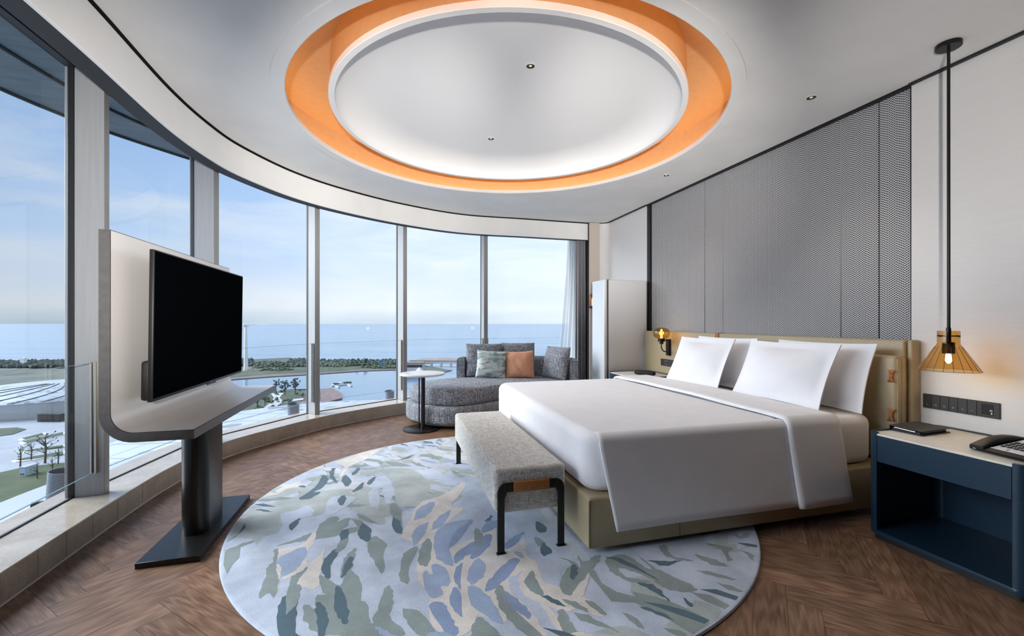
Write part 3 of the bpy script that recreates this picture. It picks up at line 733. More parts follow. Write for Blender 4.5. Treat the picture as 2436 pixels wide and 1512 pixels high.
# television
root = thing('television', 'large black flat screen television mounted on the console desk', 'television', (-1.08, 2.963, 0.835))
tl = Matrix.Translation((-1.05, 0, 0.835)) @ Matrix.Rotation(math.radians(0.7), 4, 'Y') @ Matrix.Translation((1.05, 0, -0.835))
bm = BM(); box(bm, -1.066, -1.047, 2.348, 3.578, 0.835, 1.529, 0.003, 2, mat=tl); part('bezel', bm, M['tv_body'], root)
bm = BM(); box(bm, -1.0475, -1.0455, 2.356, 3.570, 0.850, 1.522, mat=tl); part('screen', bm, M['tv_screen'], root)
bm = BM(); box(bm, -1.105, -1.064, 2.37, 3.55, 0.838, 1.02, 0.012, 2, mat=tl); part('rear_housing', bm, M['tv_body'], root)
bm = BM(); box(bm, -1.0465, -1.0440, 2.95, 3.09, 0.828, 0.842, 0.002, 1, mat=tl); part('sensor_bar', bm, M['tv_body'], root)
bm = BM(); box(bm, -1.0450, -1.0442, 3.005, 3.030, 0.8385, 0.8425, mat=tl); part('logo', bm, M['icon'], root)
bm = BM(); box(bm, -1.140, -1.064, 2.75, 3.18, 1.10, 1.32, 0.004, 1); part('wall_bracket', bm, M['black'], root)
# ------------------------------------------------------------------ rug
RC = Vector((-0.11, 3.03, 0)); RR = 1.59
bm = BM()
rings = [(0.0005, 0.0135)]
prof = [(RR-0.004, 0.0), (RR, 0.005), (RR-0.004, 0.0125), (RR-0.012, 0.0140)]
lathe(bm, prof, RC, 160)
bmesh.ops.recalc_face_normals(bm, faces=bm.faces)
order = ['L', 'G', 'T', 'C', 'B', 'D', 'P', 'S']
zl = [0.0141]
def rp(poly, key):
    pts = [Vector((p[0], p[1], 0)) for p in poly]
    lim = [RC+Vector((math.cos(2*PI*i/90), math.sin(2*PI*i/90), 0))*(RR-0.012) for i in range(90)]
    if any((p-RC).length > RR-0.013 for p in pts):
        c = clip([(p, Vector()) for p in pts], lim); pts = [p for p, _ in c]
    if len(pts) < 3: return
    sp = spline([(p.x, p.y) for p in pts], 5, True) if len(pts) > 3 else pts
    sp = [p+Vector((mnoise.noise(p*38), mnoise.noise(p*38+Vector((7, 3, 1))), 0))*0.011 for p in sp]
    if any((p-RC).length > RR-0.013 for p in sp): sp = pts
    zl[0] += 0.0000011
    try: f = bm.faces.new([bm.verts.new((p.x, p.y, zl[0])) for p in sp])
    except ValueError: return
    f.material_index = order.index(key)
    bmesh.ops.triangulate(bm, faces=[f], ngon_method='EAR_CLIP')
FCN = Vector(G(1130, 1310, 0.014)+(0,))
def leaf(c, ang, ln, wd, bend, key):
    pts = []; d = Vector((math.cos(ang), math.sin(ang), 0)); q = Vector((-d.y, d.x, 0)); k = 5
    wl = [0.0]+[math.sin(PI*(i/k)**0.8)*(0.75+0.5*rnd.random()) for i in range(1, k)]+[0.0]
    for i in range(k+1): pts.append(c+d*(ln*(i/k-0.5))+q*(bend*math.sin(PI*i/k)+wd*0.5*wl[i]))
    for i in range(k-1, 0, -1): pts.append(c+d*(ln*(i/k-0.5))+q*(bend*math.sin(PI*i/k)-wd*0.5*wl[i]*(0.6+0.8*rnd.random())))
    rp(pts, key)
# broad washes, then brush strokes fanning out of the cream heart
for kk in range(900):
    a = rnd.uniform(0, 2*PI); r = math.sqrt(rnd.uniform(0.05, 1.0))*RR
    c = RC+Vector((math.cos(a), math.sin(a), 0))*r
    v = c-FCN; ra = math.atan2(v.y, v.x); dist = v.length
    if c.y < 2.75 and dist < 1.45 and rnd.random() < 0.88: continue
    if dist < 0.75: continue
    w = rnd.random()
    key = 'L' if w < 0.24 else 'S' if w < 0.50 else 'G' if w < 0.68 else 'P' if w < 0.80 else 'B' if w < 0.88 else 'T' if w < 0.95 else 'C'
    ln = rnd.uniform(0.10, 0.34); wd = rnd.uniform(0.022, 0.075)
    if key in 'T': wd *= 0.55; ln *= 0.7
    if key in 'PSL': wd *= 1.6
    if kk < 200: key = rnd.choice('SSSGP'); wd *= 2.6; ln *= 1.5
    leaf(c, ra+rnd.gauss(0.55, 0.28), ln, wd, rnd.uniform(-0.05, 0.05), key)
T1 = [
 ('S', (60,820,150,680,260,610,400,560,540,500,700,470,830,440,990,440,960,500,860,540,800,600,700,640,640,600,520,640,470,700,430,760,320,790,280,850,250,800,190,800,130,790)),
 ('L', (450,620,560,600,640,560,700,600,600,660,500,720)), ('L', (800,520,860,490,1000,500,880,600,780,640)),
 ('T', (50,830,140,770,190,690,200,720,120,790)), ('G', (45,900,160,840,150,940,100,990,60,1060,35,990)),
 ('T', (255,550,330,545,425,570,330,567)), ('T', (270,590,330,588,400,604,320,603)),
 ('S', (1180,300,1400,290,1540,400,1480,500,1320,540,1290,480,1220,330)),
 ('L', (1200,380,1240,360,1280,450,1240,540,1205,480)), ('L', (1100,470,1160,420,1170,580,1110,560)),
 ('T', (870,520,920,480,930,520,900,560)),
 ('G', (735,1070,790,1090,880,1140,960,1030,1040,1130,1040,1240,1090,1290,1110,1420,1150,1420,1330,1460,1330,1511,860,1511,700,1480,630,1400,625,1290,700,1310,715,1220,770,1210,735,1130)),
 ('G', (1150,1330,1230,1150,1275,1180,1270,1290,1250,1370,1350,1470,1140,1420)), ('G', (1350,1310,1480,1350,1610,1511,1480,1511,1380,1420)),
 ('T', (715,1270,760,1290,800,1370,770,1511,735,1511,715,1380)), ('T', (860,1150,900,1170,945,1300,935,1430,880,1380,845,1280)),
 ('T', (745,1000,800,920,860,870,875,910,825,980,815,1090,760,1060)), ('T', (450,1511,425,1340,470,1240,510,1220,570,1270,560,1380,560,1490,590,1511)),
 ('G', (490,1330,520,1110,560,1050,660,1005,590,1090,600,1170,560,1290,510,1340)),
 ('C', (430,880,560,860,640,820,705,740,700,830,640,900,660,980,760,900,785,850,760,980,740,1060,735,1140,690,1165,600,1150,580,1110,660,1010,600,1040,500,1090,470,1080,560,1030,620,960,640,900,560,890,470,920,430,940)),
 ('B', (430,960,560,880,640,870,620,960,560,1030,470,1080,420,1060)),
 ('C', (420,990,455,1010,460,1060,440,1120,430,1190,408,1200,415,1140,440,1100,430,1060)),
 ('G', (410,880,440,890,415,1010,440,1110,405,1230,370,1200,290,1230,350,1050,345,1025,400,960)),
 ('G', (1090,840,1140,780,1225,840,1210,900,1200,1060,1140,970,1095,900)), ('G', (890,1080,900,990,940,920,1010,870,980,960,970,1020,910,1085)),
 ('T', (900,1060,920,990,960,930,985,960,960,1020,905,1085)), ('G', (975,660,1060,680,1080,730,1030,760,1015,710)),
 ('T', (1020,740,1050,690,1110,730,1110,790,1085,825,1030,790)), ('S', (1005,590,1100,570,1190,590,1220,690,1160,690,1080,650,1020,630)),
 ('G', (1010,620,1080,640,1160,685,1215,700,1130,690,1040,660)),
 ('G', (1250,560,1290,540,1330,600,1340,760,1280,740,1265,660)), ('T', (1270,650,1330,680,1335,760,1280,740)),
 ('G', (780,760,850,690,960,650,940,710,870,750)), ('G', (730,780,740,700,830,640,880,660,800,740)),
 ('T', (890,760,940,730,950,780,900,825)), ('G', (880,830,940,800,930,860,860,900)), ('T', (520,700,595,650,560,720,530,740)),
 ('S', (580,490,660,400,780,340,700,430,600,500)), ('T', (590,505,700,430,760,340,800,360,770,420,700,460,750,460,660,510)),
 ('T', (810,340,830,290,850,290,845,340,870,390,850,390)), ('T', (900,370,930,335,970,390,930,420)), ('T', (980,455,1055,390,1050,430,990,460)),
 ('T', (970,330,1020,280,1030,300,990,335)), ('C', (420,450,540,400,600,380,590,420,500,440,440,470)), ('C', (850,240,960,200,1120,150,1200,140,1080,220,960,270,900,350,880,350,920,280)),
 ('T', (1085,400,1120,360,1150,355,1110,405)), ('T', (1300,230,1430,185,1390,215)),
 ('C', (1340,760,1400,660,1470,540,1640,480,1780,390,1800,430,1700,560,1790,580,1640,700,1590,760,1600,930,1700,1000,1720,940,1700,870,2000,740,2028,740,2028,1300,1900,1350,1880,1430,1780,1511,1640,1511,1540,1380,1540,1200,1460,1100,1450,950,1480,850,1350,800)),
 ('B', (1430,660,1460,580,1580,530,1540,620,1440,665)), ('B', (1420,840,1430,740,1530,680,1520,740,1450,840)), ('B', (1555,730,1600,650,1700,590,1640,700,1560,740)),
 ('B', (1585,920,1590,760,1680,690,1850,660,1840,700,1720,800,1690,880,1715,1000,1640,970)), ('D', (1690,830,1720,760,1850,660,1800,760,1700,860)),
 ('D', (1730,980,1740,900,1900,800,1990,770,1880,920,1800,950)), ('B', (1490,1090,1510,1040,1560,1060,1560,990,1650,1010,1690,1090,1680,1150,1620,1150,1640,1210,1550,1230)),
 ('D', (1725,1100,1740,1010,1790,980,1800,1130,1770,1180)), ('B', (1820,1090,1830,1010,1920,950,1950,980,1930,1060,1850,1130)), ('D', (1690,1270,1710,1165,1760,1180,1810,1370,1740,1340)),
 ('D', (1540,1290,1640,1270,1690,1360,1760,1470,1740,1511,1650,1480)), ('D', (1940,1160,2028,1080,2028,1160,1980,1190)),
 ('G', (1870,830,1890,745,1930,760,1920,830,1880,850)), ('G', (1325,1090,1340,930,1430,860,1455,880,1390,1010,1390,1125)), ('G', (1460,940,1500,820,1550,815,1540,980,1480,1000)),
 ('D', (1930,740,1950,690,2000,660,1990,720)), ('T', (1950,670,1990,630,2000,650,1970,675)),
]
T2 = [
 ('C', (500,270,520,400,600,470,660,620,780,660,870,720,960,740,1090,800,1140,890,1060,890,960,830,840,860,760,850,700,820,800,940,960,1056,640,1056,500,950,380,900,330,950,140,890,80,930,0,910,0,470,60,400,160,370,200,390,290,420,420,330)),
 ('C', (860,740,960,620,1030,545,1010,640,960,740)),
 ('D', (180,650,250,560,370,450,440,430,450,470,350,600,220,700)), ('B', (45,620,50,520,130,430,185,480,170,580,80,640)), ('B', (50,660,130,670,240,770,330,950,230,920,70,800)),
 ('D', (50,430,100,370,230,240,220,330,110,430)), ('D', (330,330,420,250,500,220,430,310,350,350)), ('D', (160,200,240,130,300,140,200,220)),
 ('B', (420,380,470,385,490,430,440,410)), ('L', (510,290,600,260,760,330,870,460,800,520,785,650,680,590,620,470,540,390)),
 ('L', (370,600,420,570,490,530,450,610,500,730,620,790,700,920,780,1056,690,1056,560,870,400,700)), ('D', (330,690,440,760,530,850,540,920,420,840,350,750)),
 ('G', (100,190,150,210,165,260,130,330,100,280)),
 ('G', (265,680,310,645,350,740,430,850,640,1056,520,1056,340,880,280,780)), ('G', (500,610,560,530,600,610,655,720,600,720,540,690)),
 ('G', (780,650,830,530,870,470,780,420,900,460,950,500,920,400,980,460,1060,410,1110,420,1050,520,950,620,860,735)), ('T', (880,480,930,520,910,590,880,600)),
 ('G', (1020,560,1060,520,1120,630,1240,700,1390,740,1370,700,1560,740,1700,790,1860,860,1990,930,1980,960,1850,1040,1730,970,1600,890,1390,790,1200,780,1120,680)),
 ('T', (1450,780,1600,800,1800,850,1990,930,1950,960,1750,890,1560,820)), ('T', (1410,815,1560,850,1710,930,1560,880)),
 ('G', (1150,440,1300,400,1420,470,1520,520,1410,400,1540,500,1700,580,1890,680,1750,700,1610,660,1500,590,1350,530,1260,510,1300,570,1420,600,1510,620,1390,630,1270,590,1190,530)),
 ('T', (1150,420,1260,430,1430,510,1580,610,1440,540,1250,460)), ('T', (1400,630,1520,640,1600,700,1670,780,1540,700)),
 ('G', (1830,700,2000,730,2150,810,2110,840,1960,780)), ('T', (1910,680,2040,680,2220,740,2200,770,2040,720)), ('T', (1770,745,1850,790,1910,820,1830,820)),
 ('S', (1870,770,2050,830,2080,870,2000,920,1880,860)), ('G', (765,870,810,840,860,930,950,1056,840,1056,780,950)), ('G', (890,870,1010,890,1150,960,1270,1030,1080,970,950,920)),
 ('T', (630,735,710,740,840,820,740,800)), ('G', (810,765,900,780,1030,860,900,830)), ('G', (985,770,1080,800,1160,880,1080,860)), ('G', (1290,870,1380,900,1465,1000,1370,950)),
 ('G', (575,260,650,290,720,380,660,370,600,320)), ('T', (640,310,680,330,715,380,660,410,630,380)), ('G', (1580,340,1640,330,1690,410,1860,450,1760,450,1680,430,1620,400)),
 ('G', (1950,310,2160,345,2140,390,2170,450,2130,450,2090,370)), ('G', (2205,360,2320,390,2350,450,2310,430,2280,390)), ('G', (1860,400,2000,430,2150,495,2000,480)),
 ('G', (1875,525,2060,555,2215,610,2050,580)), ('G', (2040,630,2150,650,2250,700,2130,680)), ('T', (2205,305,2300,312,2370,325,2370,345,2280,330)), ('G', (1620,990,1700,1000,1810,1045,1720,1050)),
 ('T', (590,140,640,150,680,210,610,220)), ('G', (100,930,140,905,220,960,310,1056,200,1056,110,980)),
]
for lst, ox, oy, scl in ((T1, 520, 1020, 3.0727), (T2, 1100, 1200, 3.3833)):
    for key, c in lst: rp([G(ox+c[i]/scl, oy+c[i+1]/scl, 0.014) for i in range(0, len(c), 2)], key)
# the part of the rug in front of the frame carries the same strokes on
for kk in range(60):
    a = rnd.uniform(PI*1.15, PI*1.85); r = rnd.uniform(0.75, 0.98)*RR; c = RC+Vector((math.cos(a), math.sin(a), 0))*r
    if c.y > 1.66: continue
    v = c-FCN; leaf(c, math.atan2(v.y, v.x)+rnd.gauss(0.3, 0.3), rnd.uniform(0.15, 0.4), rnd.uniform(0.04, 0.1), 0.03, rnd.choice('GGTBC'))
solo('rug', bm, [RUG[k] for k in order], 'round rug with blue, sage and cream brush stroke pattern', 'rug', (RC.x, RC.y, 0), 0, smooth=False)
# ------------------------------------------------------------------ near nightstand
def nightstand():
    root = thing('nightstand', 'navy nightstand with open shelf standing at the right, below the pendant lamp', 'nightstand', (2.855, 1.532, 0.0), group='navy nightstands')
    s0, s1, ta, tb, r, th = 2.58, 3.13, 1.200, 1.865, 0.058, 0.018
    def path(o):
        pts = [(s0+o, tb-r+0.001)]
        for cs, ct, a0 in ((s0+r, tb-r, 180), (s1-r, tb-r, 90), (s1-r, ta+r, 0), (s0+r, ta+r, -90)):
            for i in range(9):
                a = math.radians(a0-90*i/8); pts.append((cs+(r-o)*math.cos(a), ct+(r-o)*math.sin(a)))
        pts.append((s0+o, ta+r-0.001)); return pts
    full = rrect(s0, s1, ta, tb, r, 8)
    bm = BM(); prism(bm, rrect(s0+0.02, s1-0.005, ta+0.02, tb-0.02, r-0.02, 8), 0.0, 0.031); part('plinth', bm, M['black'], root)
    bm = BM(); prism(bm, full, 0.031, 0.052, 0.002, 1); part('bottom_shelf', bm, M['navy'], root)
    bm = BM(); shell(bm, path(0), path(th), 0.0521, 0.4295); part('lower_body', bm, M['navy'], root)
    bm = BM(); shell(bm, path(0), path(th), 0.4305, 0.590); part('upper_body', bm, M['navy'], root)
    bm = BM(); box(bm, s0, s0+0.02, ta+r+0.002, tb-r-0.002, 0.431, 0.572, 0.001, 1); part('drawer', bm, M['navy'], root)
    bm = BM(); box(bm, s0+0.02, s1-th, ta+th, tb-th, 0.431, 0.440); part('shelf_board', bm, M['navy'], root)
    bm = BM(); prism(bm, [(s0+0.001, tb-r), ]+path(th+0.001)[1:-1]+[(s0+0.001, ta+r)], 0.573, 0.583, 0.002, 2); part('stone_top', bm, M['night_top'], root, 'cream stone top')
    return root
ns1 = nightstand()
ns2 = dup(ns1, 0.0, 3.06, label='navy nightstand with cream top between the bed and the white refrigerator')
# folder
root = thing('leather_folder', 'black leather folder with a pen lying on the near nightstand beside the bed', 'folder', (2.93, 1.73, 0.5835))
fm = Matrix.Translation((2.868, 1.782, 0.5835)) @ Matrix.Rotation(math.radians(4), 4, 'Z')
bm = BM(); box(bm, -0.125, 0.125, -0.078, 0.078, 0.0, 0.005, 0.002, 2, mat=fm); part('back_cover', bm, M['folder'], root)
bm = BM(); box(bm, -0.112, 0.118, -0.062, 0.070, 0.0052, 0.016, 0.001, 1, mat=fm); part('inner_pages', bm, M['folder'], root)
bm = BM(); box(bm, -0.125, 0.125, 0.073, 0.080, 0.0, 0.030, 0.003, 2, mat=fm); part('spine', bm, M['folder'], root)
bm = BM(); box(bm, -0.125, 0.125, -0.158, 0.0, -0.0025, 0.0025, 0.002, 2, mat=fm @ Matrix.Translation((0, 0.078, 0.029)) @ Matrix.Rotation(math.radians(1.5), 4, 'X')); part('front_cover', bm, M['folder'], root)
bm = BM(); tube(bm, [fm @ Vector((-0.117, 0.055, 0.020)), fm @ Vector((-0.119, -0.045, 0.016))], 0.004, 10); part('pen', bm, M['chrome'], root)
# telephone
ph = Matrix.Translation((2.80, 1.355, 0.5835)) @ Matrix.Rotation(math.radians(-8), 4, 'Z')
root = thing('telephone', 'black desk telephone with white keypad on the near nightstand', 'telephone', (2.79, 1.315, 0.5835))
side = [(-0.115, 0.004), (0.105, 0.004), (0.115, 0.02), (0.11, 0.055), (-0.105, 0.022), (-0.122, 0.016)]
xm = ph @ Matrix(((1, 0, 0, 0), (0, 0, 1, 0), (0, 1, 0, 0), (0, 0, 0, 1)))
bm = BM(); prism(bm, side, -0.115, 0.095, 0.0, mat=xm); part('base', bm, M['plastic_black'], root)
bm = BM(); pm2 = ph @ Matrix.Translation((0.0, 0, 0.0385)) @ Matrix.Rotation(-math.atan2(0.033, 0.215), 4, 'Y')
box(bm, -0.095, 0.098, -0.108, 0.030, 0.0006, 0.0026, 0.0008, 1, mat=pm2); fp = part('faceplate', bm, M['phone_face'], root, 'white faceplate')
for r_ in range(4):
    for c_ in range(5):
        bm = BM(); x_ = -0.045+r_*0.026; y_ = 0.012-c_*0.023; box(bm, x_-0.008, x_+0.008, y_-0.008, y_+0.008, 0.0022, 0.0062, 0.001, 1, mat=pm2); part('key', bm, M['plastic_black'], fp)
bm = BM(); box(bm, -0.086, -0.070, -0.028, -0.022, 0.0026, 0.0034, mat=pm2); part('message_lamp', bm, M['red_print'], fp)
bm = BM(); rows = []
for i in range(15):
    f = i/14; x_ = -0.120+0.245*f; arch = math.sin(PI*f)
    zt_ = 0.028+0.034*f+0.022*arch; zb_ = 0.016+0.030*f+0.006*arch
    hw = 0.029-0.002*arch; ring_ = []
    for k_ in range(12):
        a = 2*PI*k_/12; ca, sa = math.cos(a), math.sin(a); ca = math.copysign(abs(ca)**0.5, ca); sa = math.copysign(abs(sa)**0.5, sa)
        ring_.append(ph @ Vector((x_, 0.066+hw*ca, (zt_+zb_)/2+(zt_-zb_)/2*sa)))
    rows.append(ring_)
V = grid(bm, rows, True); bm.faces.new(V[0]); bm.faces.new(V[-1]); part('handset', bm, M['plastic_black'], root, angle=60)
bm = BM(); box(bm, -0.1212, -0.1195, 0.068, 0.080, 0.0105, 0.0135, mat=ph); part('logo', bm, M['icon'], root)
# ------------------------------------------------------------------ switch plate above the near nightstand
def text(name, s, size, mt, mat, root, ext=0.0004):
    cu = bpy.data.curves.new(name, 'FONT'); cu.body = s; cu.size = size; cu.extrude = ext; cu.align_x = 'CENTER'; cu.align_y = 'CENTER'
    o = bpy.data.objects.new(name, cu); COL.objects.link(o)
    dg = bpy.context.evaluated_depsgraph_get(); me = bpy.data.meshes.new_from_object(o.evaluated_get(dg))
    bpy.data.objects.remove(o); bm = BM(); bm.from_mesh(me); bpy.data.meshes.remove(me)
    for v in bm.verts: v.co = mt @ v.co
    return part(name, bm, mat, root, smooth=False)
root = thing('switch_plate', 'long anthracite switch plate with a socket on the wall under the pendant', 'light switch', (3.22, 1.80, 0.708))
ta, tb, za, zb = 1.618, 1.980, 0.664, 0.752
bm = BM(); box(bm, 3.216, 3.225, ta, tb, za, zb, 0.0015, 1); part('frame', bm, M['plate_dark'], root)
wdt = (tb-ta); keyw = wdt*0.725/6; swm = lambda s_, t_, z_: Matrix.Translation((s_, t_, z_)) @ Matrix(((0, 0, -1, 0), (-1, 0, 0, 0), (0, 1, 0, 0), (0, 0, 0, 1)))
icons = []
for i in range(6):
    b_ = tb-0.003-i*keyw; a_ = b_-keyw
    bm = BM(); box(bm, 3.2135, 3.2165, a_+0.0009, b_-0.0009, za+0.002, zb-0.002, 0.0008, 1); kp = part('button', bm, M['plate_dark'], root)
    c = (a_+b_)/2; zc = za+0.026; bm = BM()
    def tp(pts, closed=False): tube(bm, [(3.2134, c+p[0], zc+p[1]) for p in pts], 0.0006, 5, closed)
    if i == 0: tp([(0.006, 0.004), (0.004, -0.002), (-0.001, -0.004), (-0.006, -0.001)])
    elif i == 1:
        tp([(0.0055*math.cos(a)*0.5+0.0035, 0.0035*math.sin(a)) for a in [2*PI*k_/10 for k_ in range(10)]], True); tp([(0.0055*math.cos(a)*0.5-0.0035, 0.0035*math.sin(a)) for a in [2*PI*k_/10 for k_ in range(10)]], True)
    elif i == 2: tp([(0.0055*math.sin(a), 0.005*math.cos(a)) for a in [0.6+5.08*k_/12 for k_ in range(13)]]); tp([(0, 0.006), (0, 0.001)])
    elif i == 3: tp([(0.005, 0.004), (-0.005, -0.004)]); tp([(0.005, -0.004), (-0.005, 0.004)]); tp([(0, 0.005), (0, -0.005)])
    elif i == 4: tp([(0.005, -0.004), (-0.005, -0.004), (-0.004, 0.001), (0, 0.005), (0.004, 0.001)], True)
    else: tp([(0.006, 0), (0.003, 0)]); tp([(0.0015, 0), (-0.0015, 0)]); tp([(-0.003, 0), (-0.006, 0)])
    part('icon', bm, M['icon'], kp)
bm = BM(); box(bm, 3.2145, 3.2168, ta+0.026, ta+0.078, za+0.016, zb-0.014, 0.001, 1); sk = part('socket', bm, M['plastic_black'], root)
bm = BM()
for dt_, dz_ in ((0.060, 0.050), (0.060, 0.018), (0.068, 0.034), (0.048, 0.034)):
    bm = BM(); box(bm, 3.2139, 3.2146, ta+dt_-0.004, ta+dt_+0.004, za+dz_-0.002, za+dz_+0.002)
    part('socket_hole', bm, M['black'], sk)
bm = BM(); box(bm, 3.2139, 3.2146, ta+0.030, ta+0.036, za+0.020, za+0.031); box(bm, 3.2139, 3.2146, ta+0.037, ta+0.041, za+0.036, za+0.045); box(bm, 3.2139, 3.2146, ta+0.030, ta+0.034, za+0.036, za+0.046); part('usb_port', bm, M['icon'], sk)
# socket plate above the far nightstand
root = thing('socket_plate', 'small black socket plate on the headboard below the wall lamp', 'power socket', (3.13, 4.52, 0.80))
def headt(x, s=3.135):
    k = (x-CX)/F; y = s/(N[0]*k+N[1]); return U[0]*k*y+U[1]*y, y
tA, yA = headt(1573); tB, _ = headt(1612); zA = H-(852-CY)*yA/F; zB = H-(868.5-CY)*yA/F
bm = BM(); box(bm, 3.127, 3.135, tB, tA, zB, zA, 0.0015, 1); part('frame', bm, M['plate_dark'], root)
bm = BM(); box(bm, 3.1262, 3.1272, tA-0.062, tA-0.012, zB+0.014, zA-0.014); part('socket', bm, M['black'], root)
for dt_, dz_ in ((0.095, 0.24), (0.125, 0.24), (0.095, 0.72), (0.125, 0.72)):
    bm = BM(); zc = zB+(zA-zB)*dz_; box(bm, 3.1262, 3.1272, tA-dt_-0.003, tA-dt_+0.003, zc-0.003, zc+0.003); part('indicator', bm, M['icon'], root)
# wall lamp on the headboard
root = thing('wall_lamp', 'amber glass globe wall lamp on black arm fixed to the headboard', 'lamp', (3.10, 4.46, 1.0))
tb_, yb = headt(1592.5); zt_ = H-(806-CY)*yb/F; zb_ = H-(845-CY)*yb/F
bm = BM(); box(bm, 3.105, 3.135, tb_-0.030, tb_+0.030, zb_, zt_, 0.003, 1); wp = part('wall_bracket', bm, M['lamp_dark'], root)
gs = 3.0; kx = (1573.5-CX)/F; gy = gs/(N[0]*kx+N[1]); gt = U[0]*kx*gy+U[1]*gy
gz = H-(792-CY)*gy/F; gr = 19.5*gy/F; gh = 13.0*gy/F
bm = BM(); prof = []
for i in range(17):
    a = -PI/2+PI*i/16; ca = math.cos(a)**0.62 if math.cos(a) > 1e-6 else 0; prof.append((max(0.045 if i == 0 else 0.0005, gr*ca), gz+gh*math.copysign(abs(math.sin(a))**0.85, a)))
prof[-1] = (0.05, gz+gh)
open_lathe(bm, prof, (gs, gt, 0), 40); part('glass_globe', bm, M['amber'], root, 'amber glass globe', angle=80)
bm = BM(); lathe(bm, [(0.013, gz-gh+0.002), (0.013, gz+gh*0.6), (0.008, gz+gh*0.75)], (gs, gt, 0), 16); part('bulb', bm, M['bulb_soft'], root)
zg = gz-gh
bm = BM(); lathe(bm, [(0.040, zg+0.001), (0.040, zg-0.034), (0.022, zg-0.036), (0.022, zg-0.062), (0.008, zg-0.064)], (gs, gt, 0), 32); part('lamp_cup', bm, M['lamp_dark'], root)
bm = BM(); tube(bm, [(gs+0.035, gt, zg-0.018), (3.107, tb_+0.01, zg-0.018)], 0.006, 10); part('arm', bm, M['lamp_dark'], root)
bm = BM(); tube(bm, spline([(gs, gt, zg-0.06), (gs, gt, zg-0.10), (gs+0.02, gt-0.003, zg-0.14), (gs+0.06, gt-0.006, zg-0.152), (3.107, tb_+0.01, zg-0.152)], 5), 0.006, 10); part('curved_arm', bm, M['lamp_dark'], root)
lamp('POINT', 'wall_lamp_light', tuple(W(gs, gt, gz)), 1.5, (1.0, 0.68, 0.34), None, shadow_soft_size=0.03)
# speaker on the far nightstand
sx_, sy_ = G(1575, 893, 0.584); ss_, st_ = ST(sx_, sy_)
root = thing('bedside_speaker', 'small black rounded speaker on the far nightstand behind the pillows', 'speaker', (2.80, 4.46, 0.5835))
bm = BM(); rows = []
mt = Matrix.Translation((2.80, 4.46, 0.5835+0.032)) @ Matrix.Rotation(math.radians(28), 4, 'Z')
for i in range(15):
    a = -PI/2+PI*i/14; x_ = 0.125*math.sin(a); rr_ = max(0.0006, abs(math.cos(a))**0.35)
    rows.append([mt @ Vector((0.042*rr_*math.cos(2*PI*j/24), x_, 0.031*rr_*math.sin(2*PI*j/24))) for j in range(24)])
V = grid(bm, rows, True); bm.faces.new(V[0]); bm.faces.new(V[-1]); part('cloth_body', bm, M['grey_fabric_black'], root, angle=80)
bm = BM(); tube(bm, [mt @ Vector((0.034*math.cos(2*PI*j/28)-0.0, 0.114, 0.026*math.sin(2*PI*j/28))) for j in range(28)], 0.0012, 6, True); part('trim_ring', bm, M['chrome'], root)
bm = BM(); tube(bm, spline([(2.86, 4.58, 0.588), (2.93, 4.68, 0.587), (3.0, 4.80, 0.587), (3.09, 4.84, 0.589)], 5), 0.0025, 8); part('cable', bm, M['black'], root)
# ------------------------------------------------------------------ pendant
PX, PY = 2.405, 2.42
root = thing('pendant_lamp', 'amber ribbed glass cone pendant on black rod above the near nightstand', 'lamp', (PX, PY, CEIL), 0)
bm = BM(); lathe(bm, [(0.056, CEIL-0.0005), (0.056, CEIL-0.022), (0.054, CEIL-0.024)], (PX, PY, 0), 40); part('ceiling_rose', bm, M['lamp_dark'], root)
bm = BM(); tube(bm, [(PX, PY, CEIL-0.022), (PX+0.001, PY, 1.16)], 0.0075, 12); part('rod', bm, M['lamp_dark'], root)
bm = BM(); open_lathe(bm, [(0.047, 1.150), (0.047, 1.080), (0.055, 1.065), (0.130, 0.932)], (PX, PY, 0), 20); sh = part('glass_shade', bm, M['amber'], root, 'amber ribbed glass shade', smooth=False)
bm = BM()
for i in range(20):
    a = 2*PI*i/20; c_, s_ = math.cos(a), math.sin(a)
    tube(bm, [(PX+0.0555*c_, PY+0.0555*s_, 1.063), (PX+0.1303*c_, PY+0.1303*s_, 0.932)], 0.0011, 5)
part('rib', bm, M['amber_edge'], sh)
bm = BM(); tube(bm, [(PX+0.130*math.cos(2*PI*i/40), PY+0.130*math.sin(2*PI*i/40), 0.932) for i in range(40)], 0.0012, 6, True); part('rim', bm, M['amber_edge'], sh)
bm = BM(); lathe(bm, [(0.008, 1.17), (0.011, 1.16), (0.011, 1.09), (0.026, 1.086), (0.027, 1.026), (0.02, 1.024)], (PX, PY, 0), 28); part('lamp_holder', bm, M['lamp_dark'], root)
for i in range(4):
    bm = BM(); a = PI/4*0+PI/2*i+0.1; tube(bm, [(PX+0.012*math.cos(a), PY+0.012*math.sin(a), 1.122), (PX+0.052*math.cos(a), PY+0.052*math.sin(a), 1.122)], 0.003, 8)
    lathe(bm, [(0.0005, 1.1165), (0.005, 1.118), (0.005, 1.126), (0.0005, 1.1275)], (PX+0.053*math.cos(a), PY+0.053*math.sin(a), 0), 10)
    part('shade_screw', bm, M['lamp_dark'], root)
bm = BM(); lathe(bm, [(0.010, 1.025), (0.014, 1.005), (0.014, 0.985), (0.006, 0.972), (0.0008, 0.970)], (PX, PY, 0), 20); part('bulb', bm, M['bulb'], root)
lamp('POINT', 'pendant_light', (PX, PY, 0.955), 1.2, (1.0, 0.72, 0.42), None, shadow_soft_size=0.02)
